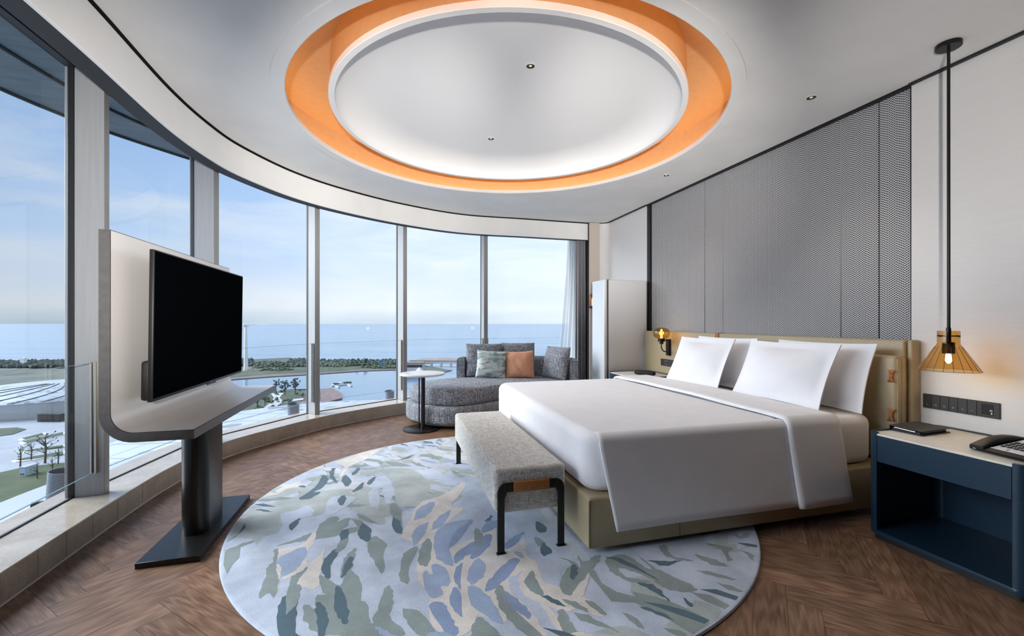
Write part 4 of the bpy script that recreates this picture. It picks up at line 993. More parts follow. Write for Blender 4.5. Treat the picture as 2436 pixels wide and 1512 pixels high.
# ------------------------------------------------------------------ white appliance
root = thing('refrigerator', 'tall slim white refrigerator standing between far nightstand and window curtain', 'refrigerator', (2.92, 5.24, 0.0))
bm = BM(); box(bm, 2.655, 3.205, 5.055, 5.395, 0.012, 1.735, 0.012, 3); part('body', bm, M['fridge_side'], root)
bm = BM(); box(bm, 2.630, 2.660, 5.062, 5.385, 0.03, 1.725); part('gasket', bm, M['gun_light'], root)
bm = BM(); box(bm, 2.590, 2.632, 5.052, 5.398, 0.02, 1.737, 0.010, 3); dr = part('door', bm, M['fridge_door'], root)
bm = BM(); box(bm, 2.5885, 2.5902, 5.19, 5.24, 1.665, 1.670); part('logo', bm, M['icon'], dr)
bm = BM(); box(bm, 2.628, 2.66, 5.056, 5.085, 1.725, 1.742, 0.003, 1); part('hinge', bm, M['chrome'], root)
bm = BM(); box(bm, 2.67, 3.19, 5.08, 5.37, 0.0, 0.014); part('foot_rail', bm, M['black'], root)
# amber lamp on the far wall
root = thing('wall_lamp', 'amber dome wall lamp half hidden behind the white refrigerator', 'lamp', (3.0, 6.13, 1.5))
kx = (1409-CX)/F; lt = 6.13; ls = (kx*U[1]-U[0])*lt/(N[0]-kx*N[1]); ly = ls*N[1]+lt*U[1]
z1_ = H+(CY-697)*ly/F; z0_ = H+(CY-728)*ly/F; hh = z1_-z0_
bm = BM(); open_lathe(bm, [(0.052, z0_), (0.052, z0_+hh*0.55), (0.046, z0_+hh*0.78), (0.028, z0_+hh*0.95), (0.0006, z1_)], (ls, lt, 0), 32); part('glass_dome', bm, M['amber'], root, angle=80)
bm = BM(); lathe(bm, [(0.054, z0_), (0.054, z0_-0.03), (0.02, z0_-0.034)], (ls, lt, 0), 32); part('lamp_cup', bm, M['lamp_dark'], root)
bm = BM(); tube(bm, [(ls, lt+0.02, z0_-0.015), (ls, 6.2, z0_-0.015)], 0.008, 10); part('arm', bm, M['lamp_dark'], root)
bm = BM(); lathe(bm, [(0.010, z0_), (0.012, z0_+hh*0.5), (0.004, z0_+hh*0.62)], (ls, lt, 0), 14); part('bulb', bm, M['bulb_soft'], root)
# ------------------------------------------------------------------ side table
cx_, cy_ = G(1002, 1019.5, 0.004)
root = thing('side_table', 'small round white side table on black stem beside the sofa', 'table', (cx_, cy_, 0.0), 0)
bm = BM(); lathe(bm, [(0.199, 0.0), (0.203, 0.004), (0.203, 0.011), (0.199, 0.013)], (cx_, cy_, 0), 64); part('base', bm, M['gun'], root)
bm = BM(); lathe(bm, [(0.236, 0.606), (0.250, 0.612), (0.253, 0.620), (0.251, 0.627), (0.246, 0.629)], (cx_+0.012, cy_, 0), 72); part('tabletop', bm, M['stone_white'], root, 'white stone top')
bm = BM(); lathe(bm, [(0.0225, 0.0125), (0.0225, 0.607)], (cx_+0.025, cy_-0.02, 0), 28); part('stem', bm, M['gun'], root)
bm = BM(); lathe(bm, [(0.0075, 0.0125), (0.0075, 0.607)], (cx_-0.022, cy_-0.005, 0), 16); part('thin_rod', bm, M['gun'], root)
# ------------------------------------------------------------------ sofa
root = thing('chaise_sofa', 'curved charcoal tweed chaise sofa in front of the far window', 'sofa', (-0.2, 5.6, 0.0), 0)
seat = [(-1.245, 5.42), (-1.20, 5.22), (-1.03, 5.02), (-0.80, 4.90), (-0.58, 4.90), (-0.36, 5.05), (-0.10, 5.30), (0.22, 5.46), (0.52, 5.52), (0.70, 5.62), (0.72, 5.90), (0.62, 6.12), (0.30, 6.20), (-0.20, 6.16), (-0.62, 6.06), (-0.95, 5.86), (-1.16, 5.64)]
sp = [(p.x, p.y) for p in spline(seat, 5, True)]
bm = BM(); soft_prism(bm, sp, 0.245, 0.445, 0.07, 7, 0.018); part('seat_cushion', bm, M['sofa'], root, angle=60)
P_ = [Vector((p[0], p[1], 0)) for p in sp]; bs = [(p.x, p.y) for p in offset(P_, -0.045, True)]
bm = BM(); soft_prism(bm, bs, 0.045, 0.255, 0.045, 6, 0.0); part('base', bm, M['sofa'], root, angle=60)
bm = BM(); prism(bm, [(p.x, p.y) for p in offset(P_, 0.03, True)], 0.028, 0.05); part('underside', bm, pm('pale_lining', (0.45, 0.41, 0.33), 0.8), root)
for x_, y_ in ((-1.12, 5.30), (-0.72, 5.02), (0.52, 5.64), (-0.75, 5.82), (0.5, 6.05)):
    bm = BM(); lathe(bm, [(0.018, 0.0), (0.022, 0.029)], (x_, y_, 0), 14); part('foot', bm, M['black'], root)
bp = spline([(-0.70, 5.98), (-0.68, 6.13), (-0.45, 6.20), (0.1, 6.29), (0.50, 6.26), (0.72, 6.12), (0.82, 5.88), (0.80, 5.66)], 6)
hw = 0.055; zt_ = 0.715
prof = [(-hw, 0.20), (-hw, zt_-hw)]+[(-hw*math.cos(PI*i/8), zt_-hw+hw*math.sin(PI*i/8)) for i in range(1, 8)]+[(hw, zt_-hw), (hw, 0.20)]
bm = BM(); ribbon(bm, bp, prof); part('backrest', bm, M['sofa'], root, angle=60)
def sofa_cushion(name, label, mat, x, y, z, w, h, t, lean, yaw, seed, group, sag=0.05, roll=0.0):
    mt = Matrix.Translation((x, y, z)) @ Matrix.Rotation(yaw, 4, 'Z') @ Matrix.Rotation(-lean, 4, 'X') @ Matrix.Rotation(roll, 4, 'Y') @ Matrix.Translation((0, 0, h/2))
    bm = BM(); cushion(bm, w, h, t, mt, 0.0, 20, sag, seed, 3.0)
    return solo(name, bm, mat, label, 'cushion', (x, y, z), 0, group=group, angle=75)
sofa_cushion('back_cushion', 'charcoal tweed back cushion behind the sea cloud print cushion', M['sofa'], -0.38, 6.02, 0.447, 0.50, 0.455, 0.17, math.radians(9), math.radians(5), 11, 'charcoal sofa back cushions', 0.02)
sofa_cushion('back_cushion', 'charcoal tweed back cushion behind the terracotta cushion', M['sofa'], 0.09, 6.08, 0.447, 0.46, 0.465, 0.17, math.radians(9), math.radians(3), 12, 'charcoal sofa back cushions', 0.02)
sofa_cushion('back_cushion', 'charcoal tweed back cushion leaning at the curtain end of the sofa', M['sofa'], 0.55, 5.82, 0.447, 0.44, 0.43, 0.17, math.radians(13), math.radians(-52), 13, 'charcoal sofa back cushions', 0.02)
sofa_cushion('scatter_cushion', 'pale sea cloud print scatter cushion on the charcoal sofa', M['cloud'], -0.285, 5.78, 0.455, 0.40, 0.375, 0.14, math.radians(16), math.radians(4), 21, 'scatter cushions on the sofa', 0.06, math.radians(4))
sofa_cushion('scatter_cushion', 'terracotta orange scatter cushion on the charcoal sofa', M['rust'], 0.105, 5.80, 0.455, 0.39, 0.365, 0.14, math.radians(16), math.radians(-6), 22, 'scatter cushions on the sofa', 0.06, math.radians(-3))
# ------------------------------------------------------------------ curtains
def drape(name, label, cat, mat, s0, s1, t, amp, folds, z0, z1, flare, thick):
    bm = BM(); rows = []; n_ = folds*10
    for k_ in range(15):
        f = k_/14; z = z1+(z0-z1)*f; row = []
        for i in range(n_+1):
            u = i/n_; s = s1-(s1-s0)*(1-u)*(1+flare*f**1.5)
            row.append(Vector((s, t+amp*math.sin(u*folds*2*PI)*(0.8+0.4*f)+0.006*math.sin(u*17+2*f), z)))
        rows.append(row)
    grid(bm, rows); o = solo(name, bm, mat, label, cat, ((s0+s1)/2, t, z0), angle=80)
    if thick: sm = o.modifiers.new('t', 'SOLIDIFY'); sm.thickness = thick
    return o
drape('curtain', 'charcoal pleated curtain drawn to the corner by the far window', 'curtain', M['drape'], 2.775, 2.918, 6.34, 0.032, 5, 0.15, 2.70, 0.08, 0.003)
drape('sheer_curtain', 'white sheer curtain gathered beside the charcoal curtain', 'curtain', M['sheer'], 2.66, 2.84, 6.40, 0.008, 5, 0.15, 2.70, 1.25, 0)
# ------------------------------------------------------------------ glass balustrades between the mullions
names = {1: 'glass balustrade across the window left of the television desk', 2: 'glass balustrade across the window hidden mostly by the television', 3: 'glass balustrade across the window with the wind turbine view',
         4: 'glass balustrade across the window left of the white side table', 5: 'glass balustrade across the window behind the side table', 6: 'glass balustrade across the window behind the sofa cushions and curtain'}
for i, lab in names.items():
    (a0, a1), da, _ = mull[i]; (b0, b1), db, _ = mull[i+1]
    da = Vector((da[0], da[1], 0)).normalized(); db = Vector((db[0], db[1], 0)).normalized()
    a = Vector((a0, a1, 0))-da*0.045; b_ = Vector((b0, b1, 0))-db*0.045; d_ = (b_-a).normalized(); ln = (b_-a).length
    mt = Matrix.Translation(a) @ Matrix.Rotation(math.atan2(d_.y, d_.x), 4, 'Z')
    root = thing('glass_balustrade', lab, 'balustrade', (*((a+b_)/2).xy, 0.28), 0, 'glass balustrades at the windows')
    bm = BM(); vs = [bm.verts.new(mt @ Vector(p)) for p in ((0.034, 0, 0.285), (ln-0.034, 0, 0.285), (ln-0.034, 0, 0.950), (0.034, 0, 0.950))]; bm.faces.new(vs)
    gp = part('glass_panel', bm, M['rail_glass'], root, smooth=False)
    bm = BM(); box(bm, 0.034, ln-0.034, -0.005, 0.005, 0.9495, 0.9515, mat=mt); part('polished_edge', bm, M['rail_edge'], gp)
    bm = BM(); box(bm, 0.034, ln-0.034, -0.005, 0.005, 0.2835, 0.2855, mat=mt); part('polished_edge', bm, M['rail_edge'], gp)
    for x0, x1 in ((0.031, 0.048), (ln-0.048, ln-0.031)):
        bm = BM(); box(bm, x0, x1, -0.016, -0.006, 0.28, 0.954, 0.001, 1, mat=mt); box(bm, x0, x1, 0.006, 0.016, 0.28, 0.954, 0.001, 1, mat=mt); part('clamp_channel', bm, M['alu_warm'], root)
# ------------------------------------------------------------------ exterior: ledge, soffit, floodlights
bm = BM(); ribbon(bm, [Vector((p.x, p.y, 0)) for p in offset(SILL, 0.34)], [(0, -0.02), (0.85, -0.10), (0.85, -0.5), (0, -0.5)]); struct('facade_ledge', bm, M['ext_white'], rot=0)
bm = BM(); ribbon(bm, [Vector((p.x, p.y, 0)) for p in offset(SILL, 0.30)], [(0.0, 2.98), (1.55, 3.20), (1.55, 3.55), (0.0, 3.55)]); struct('facade_soffit', bm, M['soffit'], rot=0)
sf_path = offset(SILL, 1.02)
bm = BM(); tube(bm, [Vector((p.x, p.y, 3.075)) for p in sf_path], 0.016, 6); tube(bm, [Vector((p.x, p.y, 3.193)) for p in offset(SILL, 1.835)], 0.02, 6); struct('facade_soffit_seam', bm, M['black'], rot=0)
for i in (2, 4, 5):
    (a0, a1), da, dep = mull[i]; dv = Vector((da[0], da[1], 0)).normalized(); tn_ = Vector((dv.y, -dv.x, 0))
    c = Vector({2: (-3.03, 2.93, -0.02), 4: (-2.66, 5.36, -0.02), 5: (-1.76, 6.33, -0.02)}[i])
    lab = {2: 'grey cup floodlight outside the window left of the television desk', 4: 'grey cup floodlight outside the window with the wind turbine', 5: 'grey cup floodlight outside the window left of the side table'}[i]
    root = thing('floodlight', lab, 'floodlight', (c.x, c.y, -0.03), 0, 'facade floodlights')
    tl_ = Matrix.Translation(c) @ Matrix.Rotation(math.radians(7), 4, 'Y' if i == 2 else 'X')
    bm = BM(); open_lathe(bm, [(0.060, 0.0), (0.068, 0.23), (0.062, 0.23), (0.055, 0.02)], (0, 0, 0), 36, mat=tl_, closed=True); part('cup', bm, M['flood'], root)
    bm = BM(); lathe(bm, [(0.045, -0.06), (0.054, 0.012)], (0, 0, 0), 24, mat=tl_); part('base', bm, M['black'], root)
vx, vy = G(97, 1215, 0.03)
root = thing('facade_anchor', 'small dark window cleaning anchor on the ledge outside the left window', 'anchor', (vx, vy, -0.04), 0)
bm = BM(); lathe(bm, [(0.05, -0.06), (0.045, -0.03), (0.018, -0.02), (0.016, 0.05)], (vx, vy, 0), 20); part('post', bm, M['lamp_dark'], root)
bm = BM(); tube(bm, [(vx-0.035, vy-0.018, 0.07), (vx+0.04, vy+0.022, 0.07)], 0.022, 16); part('barrel', bm, M['lamp_dark'], root)
# ------------------------------------------------------------------ exterior: land and sea
GZ = -80.0
def gp(x, y, z=GZ): return G(x, y, z)
def slab(name, pxs, z, mat, th=0.6, smooth=0, pts=None, **k):
    P = pts or [gp(x, y, z) for x, y in pxs]
    if smooth: P = [(p.x, p.y) for p in spline(P, smooth, True)]
    bm = BM(); prism(bm, P, z-th, z)
    return struct(name, bm, mat, rot=0, smooth=False)
m = pm('sea_water', (0.10, 0.20, 0.30), 0.35, spec=0.5); M['sea'] = m
n, l = m.node_tree.nodes, m.node_tree.links; b = n['Principled BSDF']
v = tex_coords(n, l, (0.0012, 0.02, 1)); f = noise(n, l, v, 1.0, 5, 0.6)
l.new(ramp(n, l, f, [(0.35, (0.18, 0.235, 0.295)), (0.65, (0.265, 0.33, 0.395))]), b.inputs['Base Color'])
m = pm('lake_water', (0.10, 0.2, 0.3), 0.10, spec=0.5); M['lake'] = m
n, l = m.node_tree.nodes, m.node_tree.links; b = n['Principled BSDF']
v = tex_coords(n, l, (0.05, 0.05, 1)); f = noise(n, l, v, 3.0, 4, 0.6); b.inputs['Base Color'].default_value = (0.10, 0.18, 0.27, 1); bump(n, l, b, f, 0.05, 0.5)
M['grass'] = mat_noise('rough_grass', (0.048, 0.066, 0.042), (0.085, 0.102, 0.062), 0.03, 0.95, detail=6)
M['lawn'] = mat_noise('mown_lawn', (0.045, 0.066, 0.030), (0.068, 0.090, 0.042), 0.1, 0.95)
M['scrub'] = mat_noise('scrub_land', (0.05, 0.065, 0.05), (0.12, 0.125, 0.10), 0.02, 0.95, detail=8)
M['paving'] = mat_noise('grey_paving', (0.27, 0.29, 0.33), (0.32, 0.34, 0.38), 0.08, 0.85)
M['path'] = mat_noise('pale_path', (0.38, 0.38, 0.40), (0.44, 0.44, 0.45), 0.2, 0.85)
M['red_paving'] = mat_noise('red_brick_quay', (0.165, 0.115, 0.11), (0.22, 0.15, 0.145), 0.2, 0.85)
M['sandbank'] = mat_noise('brown_breakwater', (0.22, 0.17, 0.15), (0.30, 0.24, 0.21), 0.05, 0.9)
M['foliage'] = mat_noise('dark_foliage', (0.030, 0.046, 0.040), (0.070, 0.090, 0.075), 0.15, 0.95)
M['foliage2'] = mat_noise('green_foliage', (0.045, 0.068, 0.038), (0.085, 0.115, 0.065), 0.6, 0.95)
M['trunk'] = pm('bark', (0.06, 0.05, 0.04), 0.9)
bm = BM(); vs = [bm.verts.new(p) for p in ((-30000, -3000, GZ-1.2), (30000, -3000, GZ-1.2), (30000, 17000, GZ-1.2), (-30000, 17000, GZ-1.2))]; bm.faces.new(vs); struct('sea', bm, M['sea'], rot=0, smooth=False)
# coastal land left, the spit beyond the lake and the near shore
slab('ground_shore', [(-900, 866), (-300, 865), (0, 862), (150, 858), (300, 858), (560, 856), (640, 852), (690, 850), (720, 858), (800, 858), (900, 856), (945, 856), (975, 862), (1075, 880), (1040, 888), (1010, 890), (940, 879), (860, 882), (760, 889), (640, 896), (560, 902), (500, 912), (450, 960), (600, 950), (690, 925), (762, 925), (810, 934), (815, 948), (760, 966), (700, 985), (500, 1050), (300, 1300), (-900, 1300)], GZ, M['scrub'], 1.0)
slab('lawn_shore', [(480, 905), (560, 896), (640, 889), (740, 884), (860, 877), (945, 873), (945, 868), (850, 868), (740, 874), (640, 880), (560, 884), (480, 890)], GZ+0.15, M['grass'], 0.4)
slab('path_shore', [(480, 908), (560, 900.5), (640, 894.5), (760, 888), (860, 881.5), (945, 877.5), (945, 876), (860, 879.5), (760, 885.5), (640, 891.5), (560, 897.5), (480, 904)], GZ+0.3, M['red_paving'], 0.4)
slab('lake', [(455, 945), (480, 915), (560, 904), (640, 898), (760, 891), (860, 884), (940, 881), (1000, 892), (1090, 889), (1180, 880), (1200, 1010), (900, 1010), (760, 972), (812, 950), (810, 934), (764, 927), (690, 927), (600, 950)], GZ+0.0, M['lake'], 0.3)
slab('quay', [(762, 925), (790, 922), (812, 934), (814, 946), (790, 952), (745, 966), (640, 985), (640, 970), (720, 955), (764, 950)], GZ+1.5, M['red_paving'], 2.5)
slab('lawn_garden', [(560, 990), (585, 955), (640, 935), (690, 925), (722, 928), (722, 948), (690, 952), (640, 975), (600, 1000)], GZ+0.2, M['grass'], 0.3)
slab('path_garden', [(625, 972), (645, 955), (652, 945), (645, 936), (652, 933), (675, 934), (665, 945), (672, 952), (722, 946), (722, 950), (668, 958), (650, 972)], GZ+0.5, M['path'], 0.3)
slab('breakwater', [(968, 860), (1000, 852), (1040, 851), (1100, 852), (1250, 858), (1250, 866), (1100, 862), (1030, 862), (968, 868)], GZ+0.2, M['sandbank'], 1.5)
# pier with piles
root = thing('pier', 'long grey concrete pier on piles across the lake mouth', 'pier', (*gp(1090, 876), GZ), 0)
def seg(bm, a, b_, w, z0, z1):
    a = Vector((a[0], a[1], 0)); b_ = Vector((b_[0], b_[1], 0)); d_ = (b_-a); L_ = d_.length
    box(bm, 0, L_, -w/2, w/2, z0, z1, mat=Matrix.Translation(a) @ Matrix.Rotation(math.atan2(d_.y, d_.x), 4, 'Z'))
bm = BM(); seg(bm, gp(975, 870), gp(1240, 872), 8, GZ+6, GZ+9); part('deck', bm, M['concrete'], root)
bm = BM(); seg(bm, gp(975, 870), gp(1240, 872), 9, GZ+10, GZ+10.8); part('railing', bm, M['sandbank'], root)
for i in range(12):
    f = i/11; x_, y_ = gp(980+255*f, 870+2*f); bm = BM(); box(bm, x_-1.6, x_+1.6, y_-4, y_+4, GZ-1, GZ+6.1); part('pile', bm, M['concrete'], root)
root = thing('harbour_house', 'two storey harbour house on the point beside the pier', 'building', (*gp(990, 885), GZ), 0)
x_, y_ = gp(985, 884); bm = BM(); box(bm, x_-18, x_+16, y_-8, y_+8, GZ, GZ+14); part('wall', bm, M['concrete'], root)
bm = BM(); box(bm, x_-19, x_+17, y_-9, y_+9, GZ+14, GZ+16); part('roof', bm, M['sandbank'], root)
bm = BM(); box(bm, x_-17, x_+15, y_-8.2, y_-7.9, GZ+8, GZ+12); part('window_band', bm, M['black'], root)
bm = BM(); prism(bm, [gp(968, 889), gp(1010, 890), gp(1024, 884), gp(1000, 878), gp(968, 880)], GZ-0.5, GZ+2); part('terrace', bm, M['red_paving'], root)
x_, y_ = gp(998, 886); bm = BM(); lathe(bm, [(7, GZ+2), (0.1, GZ+9)], (x_, y_, 0), 8); part('awning', bm, M['white_metal'], root)
root = thing('jetty', 'small floating jetty with moored boats on the lake', 'jetty', (*gp(810, 917), GZ), 0)
bm = BM(); seg(bm, gp(788, 919), gp(832, 914), 3, GZ, GZ+1.2); part('walkway', bm, M['path'], root)
for a, b_ in (((791, 916), (807, 922)), ((825, 914), (836, 919))):
    bm = BM(); seg(bm, gp(*a), gp(*b_), 2.5, GZ, GZ+1.2); part('finger', bm, M['path'], root)
for x0_, y0_ in ((799, 913.5), (810, 912), (820, 910.8), (829, 910)):
    x_, y_ = gp(x0_, y0_); bm = BM(); soft_prism(bm, [(x_-3.2, y_-1), (x_+2, y_-1.2), (x_+4, y_), (x_+2, y_+1.2), (x_-3.2, y_+1)], GZ, GZ+1.6, 0.3, 2)
    lab = {799: 'tiny boat at the near jetty finger', 810: 'tiny boat halfway along the jetty', 820: 'tiny boat beside the jetty bend', 829: 'tiny boat at the outer jetty end'}[x0_]
    solo('boat', bm, M['scrub'] if x0_ % 3 else M['white_metal'], lab, 'boat', (x_, y_, GZ), 0, group='boats at the jetty')
# wind turbine
bx_, by_ = gp(585, 880); hz = H+(CY-774)*by_/F
root = thing('wind_turbine', 'tall white wind turbine standing on the coast beyond the lake', 'wind turbine', (bx_, by_, GZ), 0)
bm = BM(); lathe(bm, [(3.4, GZ), (2.0, hz)], (bx_, by_, 0), 24); part('tower', bm, M['white_metal'], root)
bm = BM(); box(bm, bx_-2.5, bx_+2.5, by_-5, by_+5, hz-1.5, hz+3, 0.8, 2); part('nacelle', bm, M['white_metal'], root)
hub = Vector((bx_, by_-6, hz+0.8)); bm = BM(); lathe(bm, [(0.1, -3), (1.6, -2), (2.0, 1.2)], hub, 16, mat=Matrix.Rotation(-PI/2, 4, 'X').inverted()); part('hub', bm, M['white_metal'], root)
for a in (1, 121, 241):
    bm = BM(); d_ = Vector((math.cos(math.radians(a)), 0, math.sin(math.radians(a)))); q_ = Vector((-d_.z, 0, d_.x)); rows = []
    for i in range(9):
        f = i/8; c_ = hub+d_*(1+39*f); w_ = (1.2 if i == 0 else 2.8*(1-f)+0.5); rows.append([c_+q_*w_*0.7, c_+Vector((0, -0.3, 0)), c_-q_*w_*0.3, c_+Vector((0, 0.3, 0))])
    V = grid(bm, rows, True); bm.faces.new(V[0]); bm.faces.new(V[-1]); part('blade', bm, M['white_metal'], root)
# woods: an uncountable belt along the coast
def blob(bm, x, y, z, r, h):
    k_ = 5; ringv = []
    for (fz, fr) in ((0.0, 0.55), (0.4, 1.0), (0.75, 0.7)):
        ringv.append([bm.verts.new((x+r*fr*math.cos(2*PI*i/k_+fz*3)*rnd.uniform(0.8, 1.15), y+r*fr*math.sin(2*PI*i/k_+fz*3), z+h*fz)) for i in range(k_)])
    top = bm.verts.new((x, y, z+h))
    for a, b_ in zip(ringv[:-1], ringv[1:]):
        for i in range(k_): bm.faces.new((a[i], a[(i+1) % k_], b_[(i+1) % k_], b_[i]))
    for i in range(k_): bm.faces.new((ringv[-1][i], ringv[-1][(i+1) % k_], top))
def noise_at(x, y): return 0.5+0.5*mnoise.noise(Vector((x, y, 3.3)))
KEEP = [gp(585, 880), gp(56, 870), gp(909, 869), gp(848, 872), gp(870, 871)]
bm = BM(); bm2 = BM()
for i in range(2300):
    x_ = rnd.uniform(-60, 945)
    y0_, y1_ = (863, 876) if x_ < 150 else (861, 871) if x_ < 560 else (858, 872) if x_ < 725 else (860, 867)
    f = rnd.random()**1.3
    if 600 < x_ < 690 and f < 0.5: continue
    if x_ > 725 and rnd.random() < 0.35: continue
    X_, Y_ = gp(x_, y0_+(y1_-y0_)*f); h_ = rnd.uniform(3, 8) if x_ > 150 else rnd.uniform(5, 9)
    if any((X_-q[0])**2+(Y_-q[1])**2 < 14**2 for q in KEEP): continue
    blob(bm, X_, Y_, GZ, rnd.uniform(3, 6.5), h_)
for i in range(900):
    x_ = rnd.uniform(560, 945); lim = 886 if x_ < 725 else 876
    X_, Y_ = gp(x_, rnd.uniform(866, lim)); 
    if any((X_-q[0])**2+(Y_-q[1])**2 < 14**2 for q in KEEP): continue
    if noise_at(X_*0.02, Y_*0.02) < 0.5: continue
    blob(bm2, X_, Y_, GZ, rnd.uniform(1.5, 4.5), rnd.uniform(1.5, 5.5))
for i in range(260):
    X_, Y_ = gp(rnd.uniform(565, 722), rnd.uniform(928, 985))
    if noise_at(X_*0.05, Y_*0.05+9) < 0.5: continue
    blob(bm2, X_, Y_, GZ, rnd.uniform(0.8, 2.6), rnd.uniform(1.0, 3.5))
solo('woodland', bm, M['foliage'], 'dark belt of trees along the coast between lake and sea', 'woods', (*gp(500, 870), GZ), 0, kind='stuff', smooth=False)
solo('scrub', bm2, M['foliage2'], 'green scrub scattered on the spit behind the lake shore', 'shrubs', (*gp(700, 875), GZ), 0, kind='stuff', smooth=False)
def tree(x, y, h_, label, mat=None, loose=True):
    X_, Y_ = gp(x, y); root = thing('tree', label, 'tree', (X_, Y_, GZ), 0, 'small trees on the plaza and shore')
    bm = BM(); tube(bm, [(X_, Y_, GZ), (X_+0.1*h_*0.3, Y_, GZ+h_*0.5), (X_, Y_, GZ+h_*0.8)], [h_*0.03, h_*0.022, h_*0.008], 6); part('trunk', bm, M['trunk'], root)
    bm = BM()
    for k_ in range(18 if mat is None else 26):
        a = rnd.uniform(0, 2*PI); rr_ = rnd.uniform(0, h_*0.30); zz_ = GZ+h_*rnd.uniform(0.40, 0.92)
        tube(bm, [(X_, Y_, zz_-h_*0.16), (X_+rr_*math.cos(a), Y_+rr_*math.sin(a), zz_)], [h_*0.010, h_*0.004], 4)
        sc_ = 0.36 if mat is None else 1.0; blob(bm, X_+rr_*math.cos(a), Y_+rr_*math.sin(a), zz_, h_*rnd.uniform(0.04, 0.09)*sc_, h_*rnd.uniform(0.07, 0.13)*sc_)
    part('crown', bm, mat or M['foliage2'], root, smooth=False)
k_ = 0
for x, y, h_, lab in ((48, 1110, 13, 'bare young tree in front of the lowest plaza strip'), (74, 1096, 12, 'thin tree touching the tip of the lowest plaza strip'), (107, 1102, 19, 'tallest young tree in front of the white plaza strips'),
                   (88, 1140, 10, 'young tree behind the small blue cabin'), (124, 1124, 9, 'young tree next to the dark window edge, near one of a pair'), (138, 1106, 11, 'young tree partly cut by the dark window edge')):
    tree(x, y, h_, lab)
for x, y, h_, lab in ((678, 940, 17, 'leafy garden tree beside the curved path below the lake'), (702, 938, 19, 'leafy garden tree between curved path and window post'), (656, 930, 14, 'thin garden tree at the water edge of the path'), (612, 972, 15, 'bushy tree under the desk corner beyond the window'), (630, 964, 13, 'bushy tree on the garden lawn left of the curved path'),
                      (848, 872, 12, 'dark round tree on the spit left of the blue shed'), (870, 871, 15, 'tall dark tree on the spit near the blue shed')):
    tree(x, y, h_, lab, M['foliage'])
# plaza with white edged lawn strips
slab('plaza', [(-260, 985), (150, 985), (430, 1010), (430, 1100), (150, 1130), (-260, 1140)], GZ+0.25, M['paving'], 0.4)
for i, c in enumerate([((52, 1045), (100, 1032.5), (104, 1036), (60, 1047)), ((54, 1053), (150, 1030), (150, 1035), (64, 1056)), ((55, 1075), (150, 1061), (150, 1065), (66, 1077)), ((38, 1096), (80, 1088), (150, 1076), (150, 1083), (90, 1093), (48, 1098))]):
    P = [Vector((*gp(*q), 0)) for q in c]; 
    cen = sum(P, Vector())/len(P)
    bm = BM(); prism(bm, [(p.x+(p.x-cen.x)*0.04, p.y+math.copysign(2.2, p.y-cen.y)) for p in P], GZ+0.2, GZ+0.8); struct('plaza_kerb', bm, M['white_metal'], rot=0, smooth=False)
    bm = BM(); prism(bm, [(p.x, p.y) for p in P], GZ+0.5, GZ+1.0); struct('lawn_strip', bm, M['lawn'], rot=0, smooth=False)
slab('lawn_plaza', [(-260, 1150), (0, 1123), (60, 1110), (150, 1100), (300, 1095), (300, 1220), (-260, 1260)], GZ+0.6, M['lawn'], 0.4)
slab('lawn_round', [(-40, 1024), (0, 1018), (40, 1016), (62, 1020), (30, 1032), (0, 1036), (-40, 1040)], GZ+0.6, M['grass'], 0.3)
# domed hall on the left
hx, hy = gp(128, 985); R_ = 118
hx, hy = gp(150, 962)
zt_ = H-(912-CY)*hy/F
def hallp(z): return z
root = thing('domed_hall', 'low domed hall with pale panelled roof beyond the left window', 'building', (hx, hy, GZ), 0)
wl0 = gp(140, 1006)[1]; Rh = hy-wl0
zw = H-(966-CY)*wl0/F
bm = BM(); open_lathe(bm, [(Rh*0.97, GZ), (Rh, zw)], (hx, hy, 0), 96); part('wall', bm, M['concrete'], root)
m = pm('panelled_roof', (0.6, 0.63, 0.67), 0.45); M['roof'] = m
n, l = m.node_tree.nodes, m.node_tree.links; b = n['Principled BSDF']
v = tex_coords(n, l); sx3 = n.new('ShaderNodeSeparateXYZ'); l.new(v, sx3.inputs[0])
def lines(co, per, w): return math_n(n, l, 'LESS_THAN', math_n(n, l, 'FRACT', math_n(n, l, 'DIVIDE', co, per)), w)
ln_ = math_n(n, l, 'MAXIMUM', lines(sx3.outputs[0], 6.0, 0.06), lines(sx3.outputs[1], 9.0, 0.06))
vo_ = n.new('ShaderNodeTexVoronoi'); vo_.inputs['Scale'].default_value = 0.16; l.new(v, vo_.inputs['Vector'])
big = noise(n, l, v, 0.035, 2, 0.5); pat = math_n(n, l, 'MULTIPLY', math_n(n, l, 'LESS_THAN', vo_.outputs['Distance'], 0.42), math_n(n, l, 'GREATER_THAN', big, 0.56))
c1 = ramp(n, l, ln_, [(0.0, (0.36, 0.39, 0.43)), (1.0, (0.20, 0.22, 0.26))])
mix = n.new('ShaderNodeMix'); mix.data_type = 'RGBA'; l.new(math_n(n, l, 'MULTIPLY', pat, 0.75), mix.inputs[0]); l.new(c1, mix.inputs[6]); mix.inputs[7].default_value = (0.13, 0.145, 0.17, 1)
l.new(mix.outputs[2], b.inputs['Base Color'])
zc_ = H-(908-CY)*(hy)/F
bm = BM(); open_lathe(bm, [(Rh*1.01, zw)]+[(Rh*math.cos(a), zw+(zc_-zw)*math.sin(a)) for a in [PI/2*i/10 for i in range(1, 10)]]+[(0.5, zc_)], (hx, hy, 0), 96); rf = part('roof', bm, M['roof'], root)
for a in range(-125, -50, 14):
    bm = BM(); aa = math.radians(a); tube(bm, [(hx+Rh*math.cos(q)*math.cos(aa+0.5*math.sin(q)), hy+Rh*math.cos(q)*math.sin(aa+0.5*math.sin(q)), zw+(zc_-zw)*math.sin(q)+0.2) for q in [PI/2*i/9 for i in range(0, 9)]], 0.35, 5); part('rib', bm, M['black'], rf)
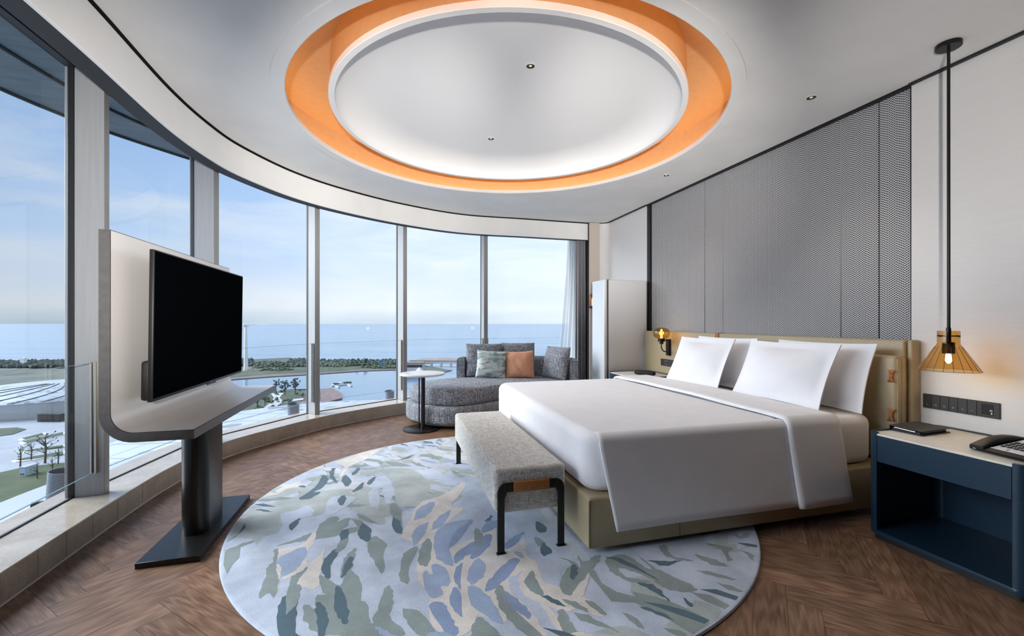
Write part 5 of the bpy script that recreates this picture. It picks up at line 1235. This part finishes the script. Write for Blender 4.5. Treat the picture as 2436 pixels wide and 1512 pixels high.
bm = BM(); x_, y_ = gp(120, 1003); box(bm, x_-9, x_+9, y_-1.5, y_+3, GZ, GZ+6.5); part('entrance', bm, M['black'], root)
# shell roof of the podium right below
PZ = -22.0
pc = (-39.1, 91.8); Rp = 39.3
root = thing('podium', 'broad pale shell roof of the podium directly below the windows', 'building', (pc[0], pc[1], GZ), 0)
bm = BM(); open_lathe(bm, [(Rp, PZ-6), (Rp, PZ-0.5), (Rp*0.98, PZ), (0.5, PZ+1.0)], (pc[0], pc[1], 0), 128); part('roof', bm, M['roof'], root)
bm = BM(); open_lathe(bm, [(Rp*0.80, GZ), (Rp*0.95, PZ-5)], (pc[0], pc[1], 0), 96); part('wall', bm, M['concrete'], root)
cb = gp(68, 1130); root = thing('plaza_cabin', 'small pale blue cabin on the lawn beyond the left window', 'building', (cb[0], cb[1], GZ), 0)
bm = BM(); box(bm, cb[0]-1.5, cb[0]+1.5, cb[1]-3, cb[1]+3, GZ, GZ+5); part('wall', bm, pm('pale_blue_render', (0.35, 0.45, 0.55), 0.7), root)
bm = BM(); box(bm, cb[0]-1.6, cb[0]+1.6, cb[1]-3.2, cb[1]+3.2, GZ+5, GZ+5.3); part('roof', bm, M['ext_white'], root)
bm = BM(); box(bm, cb[0]-0.9, cb[0]-0.3, cb[1]-3.1, cb[1]-2.95, GZ+1.2, GZ+2.0); part('window', bm, M['black'], root)
bm = BM(); box(bm, cb[0]+0.3, cb[0]+0.9, cb[1]-3.1, cb[1]-2.95, GZ+1.2, GZ+2.0); part('window', bm, M['black'], root)
tw = gp(56, 870); bm = BM(); box(bm, tw[0]-3.5, tw[0]+3.5, tw[1]-3, tw[1]+3, GZ, GZ+15); solo('water_tower', bm, M['white_metal'], 'pale square tower rising from the trees beyond the domed hall', 'tower', (tw[0], tw[1], GZ), 0)
sh_ = gp(909, 869); bm = BM(); box(bm, sh_[0]-5, sh_[0]+5, sh_[1]-3, sh_[1]+3, GZ, GZ+6); solo('shed', bm, pm('blue_paint', (0.06, 0.16, 0.38), 0.6), 'small blue shed on the spit across the lake', 'shed', (sh_[0], sh_[1], GZ), 0)
# ------------------------------------------------------------------ unseen stand of spots, added behind the view to act as camera flash
LX, LY, LZ = 0.05, -0.5, 1.35
root = thing('flash_stand', 'unseen black stand with five spot heads, added behind the view as a camera flash', 'flash fill light', (LX, LY, 0.0), 0)
bm = BM(); lathe(bm, [(0.15, 0.0), (0.15, 0.02), (0.02, 0.025)], (LX, LY, 0), 40); part('base', bm, M['lamp_dark'], root)
bm = BM(); lathe(bm, [(0.013, 0.02), (0.013, LZ-0.02)], (LX, LY, 0), 16); part('pole', bm, M['lamp_dark'], root)
for az, el, half, en in ((-38, 6, 22, 760), (-14, 13, 18, 1100), (13, 13, 18, 1100), (38, 13, 18, 330), (0, 23, 13, 330)):
    d_ = Vector((math.sin(math.radians(az))*math.cos(math.radians(el)), math.cos(math.radians(az))*math.cos(math.radians(el)), math.sin(math.radians(el))))
    c_ = Vector((LX, LY, LZ))+d_*0.10; q_ = d_.to_track_quat('Z', 'Y').to_matrix().to_4x4()
    bm = BM(); open_lathe(bm, [(0.045, 0.0), (0.045, -0.09), (0.02, -0.10), (0.018, -0.098), (0.041, -0.088), (0.041, 0.0)], c_, 24, mat=q_, closed=True); part('spot_head', bm, M['lamp_dark'], root)
    L_ = lamp('SPOT', 'flash_fill_light', tuple(c_+d_*0.02), en, (1.0, 0.965, 0.93), None, spot_size=math.radians(2*half), spot_blend=1.0, shadow_soft_size=0.04)
    L_.rotation_euler = d_.to_track_quat('-Z', 'Y').to_euler()
# ------------------------------------------------------------------ sky
w = bpy.data.worlds.new('sky'); sc.world = w; w.use_nodes = True
n, l = w.node_tree.nodes, w.node_tree.links; n.clear()
out = n.new('ShaderNodeOutputWorld'); bg = n.new('ShaderNodeBackground'); l.new(bg.outputs[0], out.inputs[0])
tc = n.new('ShaderNodeTexCoord'); sx = n.new('ShaderNodeSeparateXYZ'); l.new(tc.outputs['Generated'], sx.inputs[0])
mp = n.new('ShaderNodeMapping'); mp.inputs['Scale'].default_value = (1.7, 1.7, 7.5); l.new(tc.outputs['Generated'], mp.inputs[0])
nz = noise(n, l, mp.outputs[0], 1.6, 6, 0.55, 0.4)
mp2 = n.new('ShaderNodeMapping'); mp2.inputs['Scale'].default_value = (0.8, 0.8, 1.6); l.new(tc.outputs['Generated'], mp2.inputs[0])
nz2 = noise(n, l, mp2.outputs[0], 1.3, 3, 0.5)
elev = ramp(n, l, sx.outputs[2], [(0.0, (0.52, 0.63, 0.75)), (0.012, (0.60, 0.70, 0.80)), (0.03, (0.76, 0.82, 0.90)), (0.14, (0.55, 0.72, 0.98)), (0.45, (0.25, 0.47, 0.86)), (1.0, (0.25, 0.46, 0.82))])
cl_ = math_n(n, l, 'ADD', math_n(n, l, 'MULTIPLY', nz, 0.6), math_n(n, l, 'MULTIPLY', nz2, 0.4))
side_ = math_n(n, l, 'MULTIPLY_ADD', sx.outputs[0], 0.15, 0.03)
cl_ = math_n(n, l, 'ADD', cl_, side_)
cm = ramp(n, l, cl_, [(0.41, (0, 0, 0)), (0.63, (1, 1, 1))])
mix = n.new('ShaderNodeMix'); mix.data_type = 'RGBA'; l.new(math_n(n, l, 'MULTIPLY', cm, 0.85), mix.inputs[0]); l.new(elev, mix.inputs[6]); mix.inputs[7].default_value = (0.86, 0.90, 0.95, 1)
# a bright patch of sky, added out of view on the left to light the room
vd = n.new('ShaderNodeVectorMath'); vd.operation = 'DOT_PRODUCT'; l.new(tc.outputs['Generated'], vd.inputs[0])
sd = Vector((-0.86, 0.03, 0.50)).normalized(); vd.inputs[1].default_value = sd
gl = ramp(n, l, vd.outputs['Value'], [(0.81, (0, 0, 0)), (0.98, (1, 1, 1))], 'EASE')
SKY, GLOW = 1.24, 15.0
lr = ramp(n, l, math_n(n, l, 'MULTIPLY_ADD', sx.outputs[0], 0.5, 0.5), [(0.10, (0.66, 0.66, 0.66)), (0.32, (0.94, 0.94, 0.94)), (0.5, (1, 1, 1))])
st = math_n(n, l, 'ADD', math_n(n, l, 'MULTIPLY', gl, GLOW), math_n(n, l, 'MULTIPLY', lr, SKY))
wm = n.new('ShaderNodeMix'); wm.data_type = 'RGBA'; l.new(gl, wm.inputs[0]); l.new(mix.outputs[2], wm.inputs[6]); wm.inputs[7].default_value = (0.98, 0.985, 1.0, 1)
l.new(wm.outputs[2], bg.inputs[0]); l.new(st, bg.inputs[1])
# ------------------------------------------------------------------ camera and view
cam = bpy.data.cameras.new('camera'); co = bpy.data.objects.new('camera', cam); COL.objects.link(co)
co.location = (0, 0, H); co.rotation_euler = (PI/2, 0, 0)
cam.sensor_width = 36.0; cam.lens = 36.0*F/2436.0; cam.shift_y = (CY-756.0)/2436.0; cam.clip_start = 0.05; cam.clip_end = 60000
sc.camera = co
sc.view_settings.view_transform = 'Standard'; sc.view_settings.look = 'None'; sc.view_settings.gamma = 1.0; sc.view_settings.use_curve_mapping = False
sc.view_settings.exposure = 0.0
cy = sc.cycles
cy.use_denoising = True; cy.max_bounces = 8; cy.diffuse_bounces = 5; cy.glossy_bounces = 4; cy.transmission_bounces = 4; cy.transparent_max_bounces = 16
cy.caustics_reflective = False; cy.caustics_refractive = False; cy.sample_clamp_indirect = 6.0
